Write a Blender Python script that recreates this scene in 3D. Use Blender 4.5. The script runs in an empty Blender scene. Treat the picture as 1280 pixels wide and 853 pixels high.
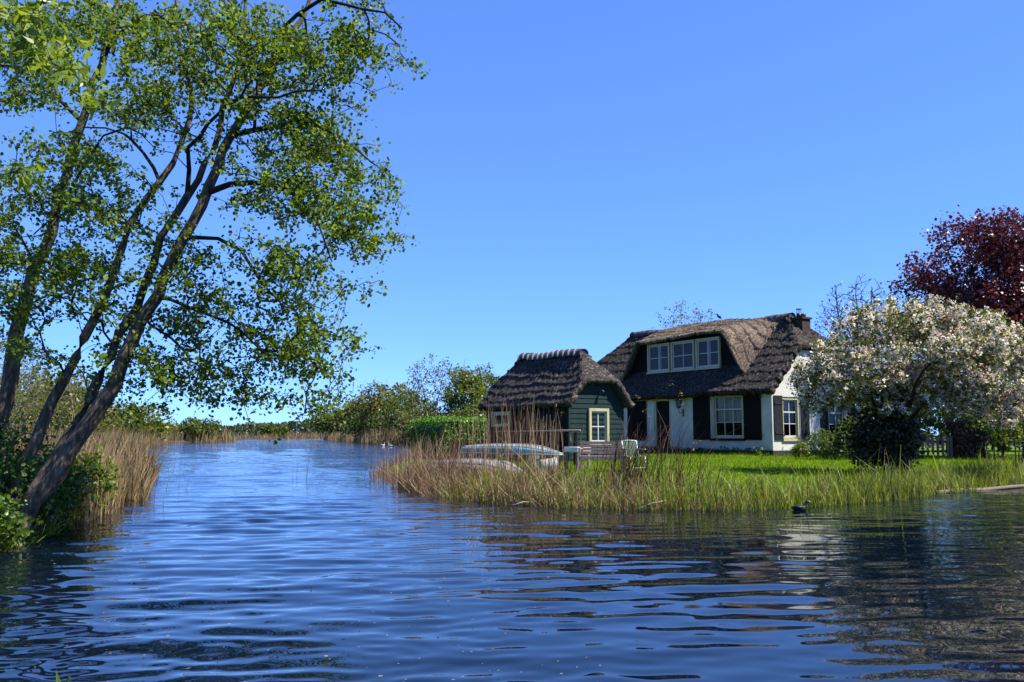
import bpy, math, random
import numpy as np
from mathutils import Vector, Matrix, Euler

R = math.radians
rng = np.random.default_rng(11)
random.seed(5)
scene = bpy.context.scene

# ------------------------------------------------------------------ camera
EYE = 1.25
FPX = 1108.0                      # focal length in pixels of the 1280 wide photograph
PITCH = math.atan((544 - 426.5) / FPX)
cam_d = bpy.data.cameras.new('camera')
cam = bpy.data.objects.new('camera', cam_d)
scene.collection.objects.link(cam)
cam.location = (0, 0, EYE)
cam.rotation_euler = (R(90) + PITCH, 0, 0)
cam_d.sensor_width = 36
cam_d.lens = FPX / 1280 * 36
cam_d.clip_start = 0.05
cam_d.clip_end = 6000
scene.camera = cam

# ------------------------------------------------------------------ sky and sun
SUN_EL = 54.0
SX, SY = 0.96, -0.28              # horizontal direction towards the sun
world = bpy.data.worlds.new('World')
scene.world = world
world.use_nodes = True
wn = world.node_tree
wn.nodes.clear()
wo = wn.nodes.new('ShaderNodeOutputWorld')
wb = wn.nodes.new('ShaderNodeBackground')
sky = wn.nodes.new('ShaderNodeTexSky')
sky.sky_type = 'NISHITA'
sky.sun_disc = False
sky.sun_elevation = R(SUN_EL)
sky.sun_rotation = math.atan2(SX, SY)
sky.altitude = 0
sky.air_density = 0.6
sky.dust_density = 0.0
sky.ozone_density = 6.0
gm = wn.nodes.new('ShaderNodeGamma')          # the camera's soft highlight curve flattens the sky
gm.inputs[1].default_value = 0.62
tn = wn.nodes.new('ShaderNodeMixRGB')         # and its vivid white balance
tn.blend_type = 'MULTIPLY'
tn.inputs[0].default_value = 1
tn.inputs[2].default_value = (0.675, 1.09, 1.97, 1)
wn.links.new(sky.outputs[0], gm.inputs[0])
wn.links.new(gm.outputs[0], tn.inputs[1])
wn.links.new(tn.outputs[0], wb.inputs[0])
wb.inputs[1].default_value = 0.11
wn.links.new(wb.outputs[0], wo.inputs[0])

sun_d = bpy.data.lights.new('sun', 'SUN')
sun_d.energy = 5.0
sun_d.angle = R(0.5)
sun_d.color = (1.0, 0.94, 0.82)
sun = bpy.data.objects.new('sun', sun_d)
scene.collection.objects.link(sun)
_h = math.hypot(SX, SY)
SUNV = Vector((SX / _h * math.cos(R(SUN_EL)), SY / _h * math.cos(R(SUN_EL)), math.sin(R(SUN_EL))))
sun.rotation_euler = SUNV.to_track_quat('Z', 'Y').to_euler()
sun.location = (30, -20, 40)

scene.view_settings.view_transform = 'Standard'
scene.view_settings.look = 'None'
scene.view_settings.gamma = 1
scene.view_settings.use_curve_mapping = False
scene.view_settings.exposure = 1.35
scene.cycles.max_bounces = 8
scene.cycles.transparent_max_bounces = 8

# ------------------------------------------------------------------ helpers
COL = scene.collection


def at(px, py, y):
    """point of the place seen at photo pixel (px, py), y metres ahead"""
    a = (px - 640) / FPX
    b = (426.5 - py) / FPX
    c, s = math.cos(PITCH), math.sin(PITCH)
    d = (a, c - b * s, s + b * c)
    k = y / d[1]
    return Vector((d[0] * k, y, EYE + d[2] * k))


def tag(o, label=None, cat=None, group=None, kind=None):
    if label: o['label'] = label
    if cat: o['category'] = cat
    if group: o['group'] = group
    if kind: o['kind'] = kind
    return o


def empty(name, loc=(0, 0, 0), rz=0.0):
    o = bpy.data.objects.new(name, None)
    COL.objects.link(o)
    o.location = loc
    o.rotation_euler = (0, 0, rz)
    o.empty_display_size = 0.2
    return o


def link(name, me, mat, parent=None):
    if mat is not None and not me.materials:
        me.materials.append(mat)
    o = bpy.data.objects.new(name, me)
    COL.objects.link(o)
    if parent is not None:
        o.parent = parent
    return o


def np_mesh(name, verts, faces, smooth=False, tint=None):
    """fast mesh from numpy arrays; faces (n,k) all of one size"""
    me = bpy.data.meshes.new(name)
    verts = np.asarray(verts, dtype=np.float32)
    faces = np.asarray(faces, dtype=np.int32)
    n, k = faces.shape
    me.vertices.add(len(verts))
    me.vertices.foreach_set('co', verts.ravel())
    me.loops.add(n * k)
    me.loops.foreach_set('vertex_index', faces.ravel())
    me.polygons.add(n)
    me.polygons.foreach_set('loop_start', np.arange(0, n * k, k, dtype=np.int32))
    if smooth:
        me.polygons.foreach_set('use_smooth', np.ones(n, dtype=bool))
    me.update(calc_edges=True)
    if tint is not None:
        at_ = me.attributes.new('tint', 'FLOAT', 'POINT')
        at_.data.foreach_set('value', np.asarray(tint, dtype=np.float32))
    return me


class MB:
    """collects boxes, bars, tubes and polygons into ONE mesh"""
    def __init__(self):
        self.v = []
        self.f = []

    def poly(self, pts):
        n = len(self.v)
        self.v += [tuple(p) for p in pts]
        self.f.append(tuple(range(n, n + len(pts))))
        return self

    def box(self, x0, x1, y0, y1, z0, z1, m=None):
        n = len(self.v)
        c = [(x0, y0, z0), (x1, y0, z0), (x1, y1, z0), (x0, y1, z0), (x0, y0, z1), (x1, y0, z1), (x1, y1, z1), (x0, y1, z1)]
        if m is not None:
            c = [tuple(m @ Vector(p)) for p in c]
        self.v += c
        for q in ((0, 3, 2, 1), (4, 5, 6, 7), (0, 1, 5, 4), (1, 2, 6, 5), (2, 3, 7, 6), (3, 0, 4, 7)):
            self.f.append(tuple(n + i for i in q))
        return self

    def bar(self, a, b, w, t=None, up=(0, 0, 1)):
        a, b = Vector(a), Vector(b)
        t = t or w
        d = (b - a).normalized()
        u = Vector(up)
        if abs(d.dot(u)) > 0.98: u = Vector((0, 1, 0))
        r = d.cross(u).normalized()
        u = r.cross(d).normalized()
        n = len(self.v)
        for p in (a, b):
            for s, q in ((-1, -1), (1, -1), (1, 1), (-1, 1)):
                self.v.append(tuple(p + r * (s * w / 2) + u * (q * t / 2)))
        for q in ((3, 2, 1, 0), (4, 5, 6, 7), (0, 1, 5, 4), (1, 2, 6, 5), (2, 3, 7, 6), (3, 0, 4, 7)):
            self.f.append(tuple(n + i for i in q))
        return self

    def tube(self, pts, rad, sides=8, caps=True):
        pts = [Vector(p) for p in pts]
        if not hasattr(rad, '__len__'): rad = [rad] * len(pts)
        n = len(self.v)
        ref = Vector((0.13, 0.31, 0.94))
        for i, p in enumerate(pts):
            d = (pts[min(i + 1, len(pts) - 1)] - pts[max(i - 1, 0)]).normalized()
            r0 = ref if abs(d.dot(ref)) < 0.95 else Vector((1, 0, 0))
            r = d.cross(r0).normalized()
            u = r.cross(d)
            for k in range(sides):
                a = 2 * math.pi * k / sides
                self.v.append(tuple(p + (r * math.cos(a) + u * math.sin(a)) * rad[i]))
        for i in range(len(pts) - 1):
            for k in range(sides):
                k2 = (k + 1) % sides
                self.f.append((n + i * sides + k, n + i * sides + k2, n + (i + 1) * sides + k2, n + (i + 1) * sides + k))
        if caps:
            self.f.append(tuple(n + k for k in range(sides))[::-1])
            m = n + (len(pts) - 1) * sides
            self.f.append(tuple(m + k for k in range(sides)))
        return self

    def prism(self, pts, off):
        """closed prism: polygon pts extruded by vector off"""
        n = len(self.v)
        k = len(pts)
        off = Vector(off)
        self.v += [tuple(p) for p in pts] + [tuple(Vector(p) + off) for p in pts]
        self.f.append(tuple(range(n, n + k))[::-1])
        self.f.append(tuple(range(n + k, n + 2 * k)))
        for i in range(k):
            j = (i + 1) % k
            self.f.append((n + i, n + j, n + k + j, n + k + i))
        return self

    def mesh(self, name, smooth=False):
        me = bpy.data.meshes.new(name)
        me.from_pydata(self.v, [], self.f)
        if smooth:
            me.polygons.foreach_set('use_smooth', [True] * len(me.polygons))
        me.update()
        return me

    def build(self, name, mat, parent=None, smooth=False, bevel=0.0):
        o = link(name, self.mesh(name, smooth), mat, parent)
        if bevel:
            b = o.modifiers.new('bevel', 'BEVEL')
            b.width = bevel
            b.segments = 2
            b.limit_method = 'ANGLE'
        return o


def hash2(ix, iy, seed):
    h = (ix * 374761393 + iy * 668265263 + seed * 974711) & 0xFFFFFFFF
    h = ((h ^ (h >> 13)) * 1274126177) & 0xFFFFFFFF
    h = h ^ (h >> 16)
    return (h & 0xFFFF) / 65535.0


def vnoise(x, y, seed=0):
    """smooth 2D value noise in 0..1 (numpy)"""
    x = np.asarray(x, dtype=np.float64); y = np.asarray(y, dtype=np.float64)
    x, y = np.broadcast_arrays(x, y)
    ix = np.floor(x).astype(np.int64); iy = np.floor(y).astype(np.int64)
    fx = x - ix; fy = y - iy
    fx = fx * fx * (3 - 2 * fx); fy = fy * fy * (3 - 2 * fy)
    a = hash2(ix, iy, seed); b = hash2(ix + 1, iy, seed)
    c = hash2(ix, iy + 1, seed); d = hash2(ix + 1, iy + 1, seed)
    return (a * (1 - fx) + b * fx) * (1 - fy) + (c * (1 - fx) + d * fx) * fy


def sstep(a, b, x):
    t = np.clip((np.asarray(x, dtype=float) - a) / (b - a), 0, 1)
    return t * t * (3 - 2 * t)


# ------------------------------------------------------------------ materials
def nodes(name):
    m = bpy.data.materials.new(name)
    m.use_nodes = True
    nt = m.node_tree
    bs = nt.nodes['Principled BSDF']
    return m, nt, bs, nt.nodes['Material Output']


ALBEDO = 0.50      # the exposure is one stop up, so surfaces keep to moderate reflectances


def ramp(nt, stops):
    r = nt.nodes.new('ShaderNodeValToRGB')
    e = r.color_ramp.elements
    while len(e) < len(stops): e.new(0.5)
    for i, (p, c) in enumerate(stops):
        e[i].position = p
        e[i].color = (c[0] * ALBEDO, c[1] * ALBEDO, c[2] * ALBEDO, 1)
    return r


def mat_plain(name, c, c2=None, scale=6.0, rough=0.7, bump=0.0, bscale=40.0, stretch=(1, 1, 1), spec=0.3, detail=6.0):
    """object-space noise between two colours, with fine relief"""
    m, nt, bs, out = nodes(name)
    bs.inputs['Roughness'].default_value = rough
    bs.inputs['Specular IOR Level'].default_value = spec
    tc = nt.nodes.new('ShaderNodeTexCoord')
    mp = nt.nodes.new('ShaderNodeMapping')
    mp.inputs['Scale'].default_value = stretch
    nt.links.new(tc.outputs['Object'], mp.inputs[0])
    n = nt.nodes.new('ShaderNodeTexNoise')
    n.inputs['Scale'].default_value = scale
    n.inputs['Detail'].default_value = detail
    nt.links.new(mp.outputs[0], n.inputs[0])
    r = ramp(nt, [(0.3, c), (0.7, c2 or c)])
    nt.links.new(n.outputs[0], r.inputs[0])
    nt.links.new(r.outputs[0], bs.inputs['Base Color'])
    if bump:
        n2 = nt.nodes.new('ShaderNodeTexNoise')
        n2.inputs['Scale'].default_value = bscale
        n2.inputs['Detail'].default_value = 5
        nt.links.new(mp.outputs[0], n2.inputs[0])
        b = nt.nodes.new('ShaderNodeBump')
        b.inputs['Strength'].default_value = bump
        b.inputs['Distance'].default_value = 0.02
        nt.links.new(n2.outputs[0], b.inputs['Height'])
        nt.links.new(b.outputs[0], bs.inputs['Normal'])
    return m


def mat_leaf(name, stops, trans=0.35, rough=0.45, spec=0.35, tcol=1.3):
    """per-leaf colour from the 'tint' attribute; part of the light passes through the leaf"""
    m, nt, bs, out = nodes(name)
    a = nt.nodes.new('ShaderNodeAttribute')
    a.attribute_name = 'tint'
    r = ramp(nt, stops)
    nt.links.new(a.outputs['Fac'], r.inputs[0])
    nt.links.new(r.outputs[0], bs.inputs['Base Color'])
    bs.inputs['Roughness'].default_value = rough
    bs.inputs['Specular IOR Level'].default_value = spec
    if trans > 0:
        tr = nt.nodes.new('ShaderNodeBsdfTranslucent')
        g = nt.nodes.new('ShaderNodeMixRGB')
        g.blend_type = 'MULTIPLY'
        g.inputs[0].default_value = 1
        g.inputs[2].default_value = (1.25 * tcol, 1.2 * tcol, 0.55 * tcol, 1)
        nt.links.new(r.outputs[0], g.inputs[1])
        nt.links.new(g.outputs[0], tr.inputs[0])
        mx = nt.nodes.new('ShaderNodeMixShader')
        mx.inputs[0].default_value = trans
        nt.links.new(bs.outputs[0], mx.inputs[1])
        nt.links.new(tr.outputs[0], mx.inputs[2])
        nt.links.new(mx.outputs[0], out.inputs[0])
    return m


def mat_thatch(name, dark, light, warm):
    m, nt, bs, out = nodes(name)
    bs.inputs['Roughness'].default_value = 0.95
    bs.inputs['Specular IOR Level'].default_value = 0.1
    tc = nt.nodes.new('ShaderNodeTexCoord')
    mp = nt.nodes.new('ShaderNodeMapping')
    mp.inputs['Scale'].default_value = (34, 6, 6)       # reed ends run down the slope
    nt.links.new(tc.outputs['Object'], mp.inputs[0])
    n = nt.nodes.new('ShaderNodeTexNoise')
    n.inputs['Scale'].default_value = 1.0
    n.inputs['Detail'].default_value = 8
    n.inputs['Roughness'].default_value = 0.7
    nt.links.new(mp.outputs[0], n.inputs[0])
    r = ramp(nt, [(0.38, dark), (0.55, light), (0.73, warm)])
    nt.links.new(n.outputs[0], r.inputs[0])
    n3 = nt.nodes.new('ShaderNodeTexNoise')
    n3.inputs['Scale'].default_value = 0.9
    n3.inputs['Detail'].default_value = 5
    nt.links.new(tc.outputs['Object'], n3.inputs[0])
    r3 = ramp(nt, [(0.35, (1.16, 1.16, 1.16)), (0.7, (1.9, 1.84, 1.78))])
    nt.links.new(n3.outputs[0], r3.inputs[0])
    mu = nt.nodes.new('ShaderNodeMixRGB')
    mu.blend_type = 'MULTIPLY'
    mu.inputs[0].default_value = 1
    nt.links.new(r.outputs[0], mu.inputs[1])
    nt.links.new(r3.outputs[0], mu.inputs[2])
    nt.links.new(mu.outputs[0], bs.inputs['Base Color'])
    b = nt.nodes.new('ShaderNodeBump')
    b.inputs['Strength'].default_value = 0.9
    b.inputs['Distance'].default_value = 0.05
    nt.links.new(n.outputs[0], b.inputs['Height'])
    nt.links.new(b.outputs[0], bs.inputs['Normal'])
    return m


def mat_bark(name, c, c2, c3):
    m, nt, bs, out = nodes(name)
    bs.inputs['Roughness'].default_value = 0.9
    bs.inputs['Specular IOR Level'].default_value = 0.15
    tc = nt.nodes.new('ShaderNodeTexCoord')
    mp = nt.nodes.new('ShaderNodeMapping')
    mp.inputs['Scale'].default_value = (14, 14, 4)
    nt.links.new(tc.outputs['Object'], mp.inputs[0])
    n = nt.nodes.new('ShaderNodeTexNoise')
    n.inputs['Scale'].default_value = 1.5
    n.inputs['Detail'].default_value = 8
    n.inputs['Roughness'].default_value = 0.65
    nt.links.new(mp.outputs[0], n.inputs[0])
    r = ramp(nt, [(0.3, c), (0.52, c2), (0.75, c3)])
    nt.links.new(n.outputs[0], r.inputs[0])
    nt.links.new(r.outputs[0], bs.inputs['Base Color'])
    b = nt.nodes.new('ShaderNodeBump')
    b.inputs['Strength'].default_value = 0.8
    b.inputs['Distance'].default_value = 0.03
    nt.links.new(n.outputs[0], b.inputs['Height'])
    nt.links.new(b.outputs[0], bs.inputs['Normal'])
    return m


def mat_glass(name):
    m, nt, bs, out = nodes(name)
    tr = nt.nodes.new('ShaderNodeBsdfTransparent')
    tr.inputs[0].default_value = (0.86, 0.88, 0.88, 1)
    gl = nt.nodes.new('ShaderNodeBsdfGlossy')
    gl.inputs['Roughness'].default_value = 0.02
    fr = nt.nodes.new('ShaderNodeFresnel')
    fr.inputs[0].default_value = 1.32
    mx = nt.nodes.new('ShaderNodeMixShader')
    nt.links.new(fr.outputs[0], mx.inputs[0])
    nt.links.new(tr.outputs[0], mx.inputs[1])
    nt.links.new(gl.outputs[0], mx.inputs[2])
    nt.links.new(mx.outputs[0], out.inputs[0])
    return m


M = {}
M['plaster'] = mat_plain('plaster', (0.68, 0.655, 0.57), (0.95, 0.92, 0.85), 1.3, 0.85, 0.35, 30)
M['plinth'] = mat_plain('plinth', (0.025, 0.026, 0.028), (0.05, 0.05, 0.05), 6, 0.8, 0.3, 30)
M['cream'] = mat_plain('cream_paint', (0.62, 0.56, 0.30), (0.72, 0.66, 0.40), 5, 0.5, 0.05, 40)
M['white'] = mat_plain('white_paint', (0.72, 0.72, 0.68), (0.82, 0.82, 0.78), 8, 0.5, 0.05, 40)
M['black_shaded_wood'] = mat_plain('black_shaded_wood', (0.006, 0.006, 0.006), (0.018, 0.016, 0.014), 5, 0.8, 0.3, 25, (1, 1, 8), spec=0.08)  # black wood, darkened further so it also carries the shed side's shade
M['dark_door'] = mat_plain('dark_door', (0.012, 0.009, 0.008), (0.03, 0.021, 0.017), 4, 0.8, 0.2, 25, (6, 6, 1), spec=0.08)
M['shutter'] = mat_plain('shutter_paint', (0.018, 0.022, 0.028), (0.035, 0.04, 0.048), 5, 0.75, 0.2, 25, (6, 6, 1), spec=0.12)
M['green_board'] = mat_plain('green_board', (0.006, 0.030, 0.032), (0.012, 0.045, 0.046), 3, 0.7, 0.25, 30, (1, 1, 12), spec=0.15)
M['thatch'] = mat_thatch('thatch', (0.012, 0.010, 0.008), (0.098, 0.085, 0.076), (0.66, 0.585, 0.52))
M['thatch_shed'] = mat_thatch('thatch_shed', (0.012, 0.010, 0.009), (0.122, 0.109, 0.10), (0.72, 0.65, 0.59))
M['thatch_sunlit'] = mat_thatch('thatch_sunlit', (0.06, 0.045, 0.034), (0.34, 0.26, 0.20), (0.85, 0.70, 0.55))  # lighter copy of thatch: the sun on the dormer roof put into the colour
M['ridge'] = mat_plain('ridge_tile', (0.05, 0.045, 0.045), (0.13, 0.115, 0.11), 4, 0.7, 0.4, 20)
M['ridge_pale'] = mat_plain('ridge_mortar', (0.75, 0.71, 0.66), (1.1, 1.04, 0.98), 5, 0.8, 0.3, 20)
M['brick'] = mat_plain('chimney_brick', (0.045, 0.025, 0.022), (0.09, 0.05, 0.042), 7, 0.9, 0.4, 30)
M['iron'] = mat_plain('iron', (0.012, 0.012, 0.013), (0.025, 0.025, 0.026), 8, 0.45, 0.1, 40)
M['glass'] = mat_glass('window_glass')
M['curtain'] = mat_plain('curtain', (0.55, 0.55, 0.54), (0.7, 0.7, 0.68), 5, 0.9, 0.5, 30, (14, 14, 1))
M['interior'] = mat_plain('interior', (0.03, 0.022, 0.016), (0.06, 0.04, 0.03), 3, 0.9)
M['grey_wood'] = mat_plain('grey_wood', (0.22, 0.2, 0.18), (0.40, 0.37, 0.33), 4, 0.85, 0.4, 30, (8, 8, 8))
M['log'] = mat_plain('log_wood', (0.16, 0.12, 0.085), (0.32, 0.25, 0.18), 6, 0.85, 0.5, 30, (3, 3, 3))
M['bench_wood'] = mat_plain('bench_wood', (0.34, 0.25, 0.20), (0.58, 0.47, 0.40), 5, 0.8, 0.4, 30, (3, 3, 3))
M['hull_white'] = mat_plain('hull_white', (0.40, 0.385, 0.34), (0.66, 0.64, 0.58), 3, 0.35, 0.1, 20, spec=0.5)
M['hull_grey'] = mat_plain('hull_grey', (0.32, 0.33, 0.33), (0.52, 0.52, 0.5), 2.5, 0.4, 0.15, 20, spec=0.5)
M['turquoise'] = mat_plain('turquoise_paint', (0.10, 0.62, 0.80), (0.16, 0.75, 0.92), 3, 0.35, 0.1, 20, spec=0.5)
M['teal_faded'] = mat_plain('teal_faded_paint', (0.10, 0.22, 0.24), (0.2, 0.34, 0.35), 3, 0.45, 0.1, 20)
M['yellow_hull'] = mat_plain('yellow_hull', (0.55, 0.47, 0.22), (0.65, 0.57, 0.32), 3, 0.45, 0.1, 20)
M['chair_green'] = mat_plain('chair_green', (0.16, 0.27, 0.17), (0.25, 0.37, 0.25), 6, 0.6, 0.1, 30)
M['feather_black'] = mat_plain('feather_black', (0.010, 0.010, 0.012), (0.03, 0.03, 0.034), 30, 0.5, 0.3, 60)
M['feather_white'] = mat_plain('feather_white', (0.75, 0.75, 0.73), (0.82, 0.82, 0.8), 20, 0.7, 0.2, 50)
M['bill_white'] = mat_plain('bill_white', (0.8, 0.76, 0.72), (0.85, 0.8, 0.78), 20, 0.5)
M['bill_orange'] = mat_plain('bill_orange', (0.6, 0.2, 0.04), (0.65, 0.25, 0.05), 20, 0.5)
M['lantern_glass'] = mat_plain('lantern_glass', (0.10, 0.11, 0.12), (0.16, 0.17, 0.18), 4, 0.1, spec=0.6)
M['bark'] = mat_bark('alder_bark', (0.045, 0.034, 0.025), (0.15, 0.115, 0.085), (0.42, 0.36, 0.28))
M['bark_dark'] = mat_bark('dark_bark', (0.014, 0.011, 0.009), (0.04, 0.032, 0.026), (0.09, 0.075, 0.06))
M['bark_pale'] = mat_bark('pale_bark', (0.09, 0.075, 0.06), (0.2, 0.175, 0.15), (0.4, 0.37, 0.33))
M['twig'] = mat_plain('twig', (0.035, 0.025, 0.022), (0.08, 0.06, 0.055), 20, 0.85)

M['leaf_alder'] = mat_leaf('alder_leaf', [(0, (0.060, 0.115, 0.008)), (0.5, (0.155, 0.25, 0.014)), (1, (0.31, 0.44, 0.032))], 0.48, 0.5, 0.25)
M['leaf_willow'] = mat_leaf('willow_leaf', [(0, (0.15, 0.255, 0.015)), (0.5, (0.255, 0.375, 0.027)), (1, (0.405, 0.51, 0.0525))], 0.45, 0.35, 0.5)
M['leaf_bramble'] = mat_leaf('bramble_leaf', [(0, (0.0392, 0.0952, 0.007)), (0.5, (0.084, 0.175, 0.0098)), (1, (0.168, 0.28, 0.0168))], 0.3, 0.4, 0.45)
M['leaf_olive'] = mat_leaf('olive_leaf', [(0, (0.115, 0.135, 0.0297)), (0.5, (0.196, 0.216, 0.0473)), (1, (0.297, 0.304, 0.0743))], 0.35)
M['leaf_mid'] = mat_leaf('mid_green_leaf', [(0, (0.0675, 0.108, 0.0135)), (0.5, (0.128, 0.189, 0.0216)), (1, (0.203, 0.27, 0.0351))], 0.35)
M['leaf_fresh'] = mat_leaf('fresh_green_leaf', [(0, (0.12, 0.174, 0.0144)), (0.5, (0.192, 0.252, 0.024)), (1, (0.288, 0.348, 0.042))], 0.4)
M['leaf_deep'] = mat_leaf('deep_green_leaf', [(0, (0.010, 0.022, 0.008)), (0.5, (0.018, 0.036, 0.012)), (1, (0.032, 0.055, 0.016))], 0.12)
M['leaf_hedge'] = mat_leaf('hedge_leaf', [(0, (0.0892, 0.243, 0.0306)), (0.5, (0.178, 0.422, 0.0408)), (1, (0.306, 0.612, 0.0638))], 0.25)
M['leaf_copper'] = mat_leaf('copper_leaf', [(0, (0.055, 0.012, 0.018)), (0.5, (0.14, 0.024, 0.046)), (1, (0.28, 0.06, 0.085))], 0.4, 0.35, 0.4, 1.0)
M['leaf_apple'] = mat_leaf('apple_leaf', [(0, (0.066, 0.102, 0.0144)), (0.5, (0.132, 0.18, 0.024)), (1, (0.228, 0.264, 0.042))], 0.35)
M['blossom'] = mat_leaf('apple_blossom', [(0, (1.1, 0.62, 0.74)), (0.3, (1.25, 0.98, 1.04)), (0.65, (1.45, 1.32, 1.36)), (1, (1.6, 1.54, 1.55))], 0.4, 0.7, 0.1, 0.8)
M['leaf_brown'] = mat_leaf('brown_leaf', [(0, (0.07, 0.03, 0.018)), (0.5, (0.13, 0.06, 0.035)), (1, (0.2, 0.1, 0.06))], 0.2)
M['reed_dry'] = mat_leaf('dry_reed', [(0, (0.15, 0.082, 0.05)), (0.35, (0.33, 0.195, 0.125)), (0.7, (0.50, 0.335, 0.215)), (1, (0.64, 0.48, 0.32))], 0.2, 0.7, 0.15, 0.9)
M['reed_tan'] = mat_leaf('tan_reed', [(0, (0.26, 0.175, 0.085)), (0.5, (0.42, 0.30, 0.15)), (1, (0.58, 0.44, 0.25))], 0.25, 0.7, 0.15, 0.9)
M['stem_red'] = mat_leaf('red_stem', [(0, (0.055, 0.026, 0.018)), (0.5, (0.12, 0.055, 0.034)), (1, (0.22, 0.11, 0.065))], 0.0, 0.7, 0.15)
M['blade_green'] = mat_leaf('green_blade', [(0, (0.0943, 0.145, 0.0174)), (0.4, (0.189, 0.261, 0.0261)), (0.85, (0.348, 0.435, 0.0508)), (1, (0.522, 0.522, 0.145))], 0.4)
M['blade_lawn'] = mat_leaf('lawn_blade', [(0, (0.14, 0.25, 0.004)), (0.5, (0.22, 0.37, 0.006)), (1, (0.32, 0.45, 0.015))], 0.4, 0.7, 0.08)
M['far_leaf'] = mat_leaf('far_wood_leaf', [(0, (0.05, 0.075, 0.03)), (0.5, (0.08, 0.11, 0.04)), (1, (0.115, 0.145, 0.055))], 0.2)

# ------------------------------------------------------------------ terrain
PLOT = np.array([(-2.8, 21.6), (-1.5, 18.7), (-.3, 16.6), (.84, 15.7), (2.15, 15.1), (3.5, 15.0), (4.7, 15.5), (6.25, 16.6), (8.5, 18.6),
                 (11.2, 21.1), (13.3, 23.2), (20, 29), (40, 43), (90, 60), (90, 100), (10, 100), (0, 75), (-4, 52), (-5.2, 40), (-4.7, 30), (-3.9, 25)])
LEFT = np.array([(-5.2, 3), (-5.35, 9), (-5.8, 11), (-6.25, 12.8), (-6.6, 14.6), (-7.5, 17), (-9.1, 21), (-12, 29), (-19.4, 44.7), (-32, 77), (-52, 138),
                 (-70, 232), (-95, 300), (-400, 320), (-400, 3)])
FARB = np.array([(-53, 250), (-30, 168), (-17, 116), (-8.6, 108), (25, 104), (150, 120), (420, 300), (420, 455), (-52, 455)])
SPIT = np.array([(-110, 236), (-66, 278), (-62, 300), (-90, 330), (-150, 330)])
ISLET = np.array([(-54.6 + 6 * math.cos(a), 156 + 3.5 * math.sin(a)) for a in np.linspace(0, 2 * math.pi, 12, endpoint=False)])


def sdist(poly, x, y):
    """signed distance to polygon, positive inside (numpy)"""
    x = np.asarray(x, float); y = np.asarray(y, float)
    best = np.full(x.shape, 1e18)
    inside = np.zeros(x.shape, bool)
    n = len(poly)
    for i in range(n):
        ax, ay = poly[i]; bx, by = poly[(i + 1) % n]
        dx, dy = bx - ax, by - ay
        t = np.clip(((x - ax) * dx + (y - ay) * dy) / (dx * dx + dy * dy), 0, 1)
        best = np.minimum(best, (x - ax - t * dx) ** 2 + (y - ay - t * dy) ** 2)
        cond = ((ay > y) != (by > y))
        with np.errstate(divide='ignore', invalid='ignore'):
            xi = ax + (y - ay) * dx / (dy if dy != 0 else 1e-9)
        inside ^= cond & (x < xi)
    d = np.sqrt(best)
    return np.where(inside, d, -d)


def profile(d, x, y, top=0.17):
    d = d + (vnoise(x * 0.9, y * 0.9, 3) - 0.5) * 0.5
    h = np.where(d < 0, np.maximum(d * 0.5, -0.5), 0.30 * sstep(0, 1.1, d) + top * sstep(1.5, 13, d))
    return h + np.where(d > 0.3, (vnoise(x * 0.7, y * 0.7, 8) - 0.5) * 0.05 + (vnoise(x * 3, y * 3, 9) - 0.5) * 0.015, 0) - 0.02


def ground_z(x, y):
    """height of the land (numpy arrays)"""
    x = np.asarray(x, float); y = np.asarray(y, float)
    z = profile(sdist(PLOT, x, y), x, y)
    for p in (LEFT, FARB, SPIT, ISLET):
        z = np.maximum(z, profile(sdist(p, x, y), x, y, 0.25))
    return z


def land(name, poly, x0, x1, y0, y1, nx, ny, mat, top=0.17, geo=False):
    xs = np.linspace(x0, x1, nx)
    ys = np.geomspace(y0, y1, ny) if geo else np.linspace(y0, y1, ny)
    X, Y = np.meshgrid(xs, ys)
    Z = profile(sdist(poly, X, Y), X, Y, top)
    v = np.stack([X, Y, Z], -1).reshape(-1, 3)
    i = np.arange(nx * ny).reshape(ny, nx)
    f = np.stack([i[:-1, :-1], i[:-1, 1:], i[1:, 1:], i[1:, :-1]], -1).reshape(-1, 4)
    keep = v[f, 2].max(1) > -0.28
    o = link(name, np_mesh(name, v, f[keep], True), mat)
    tag(o, kind='structure')
    return o


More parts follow.
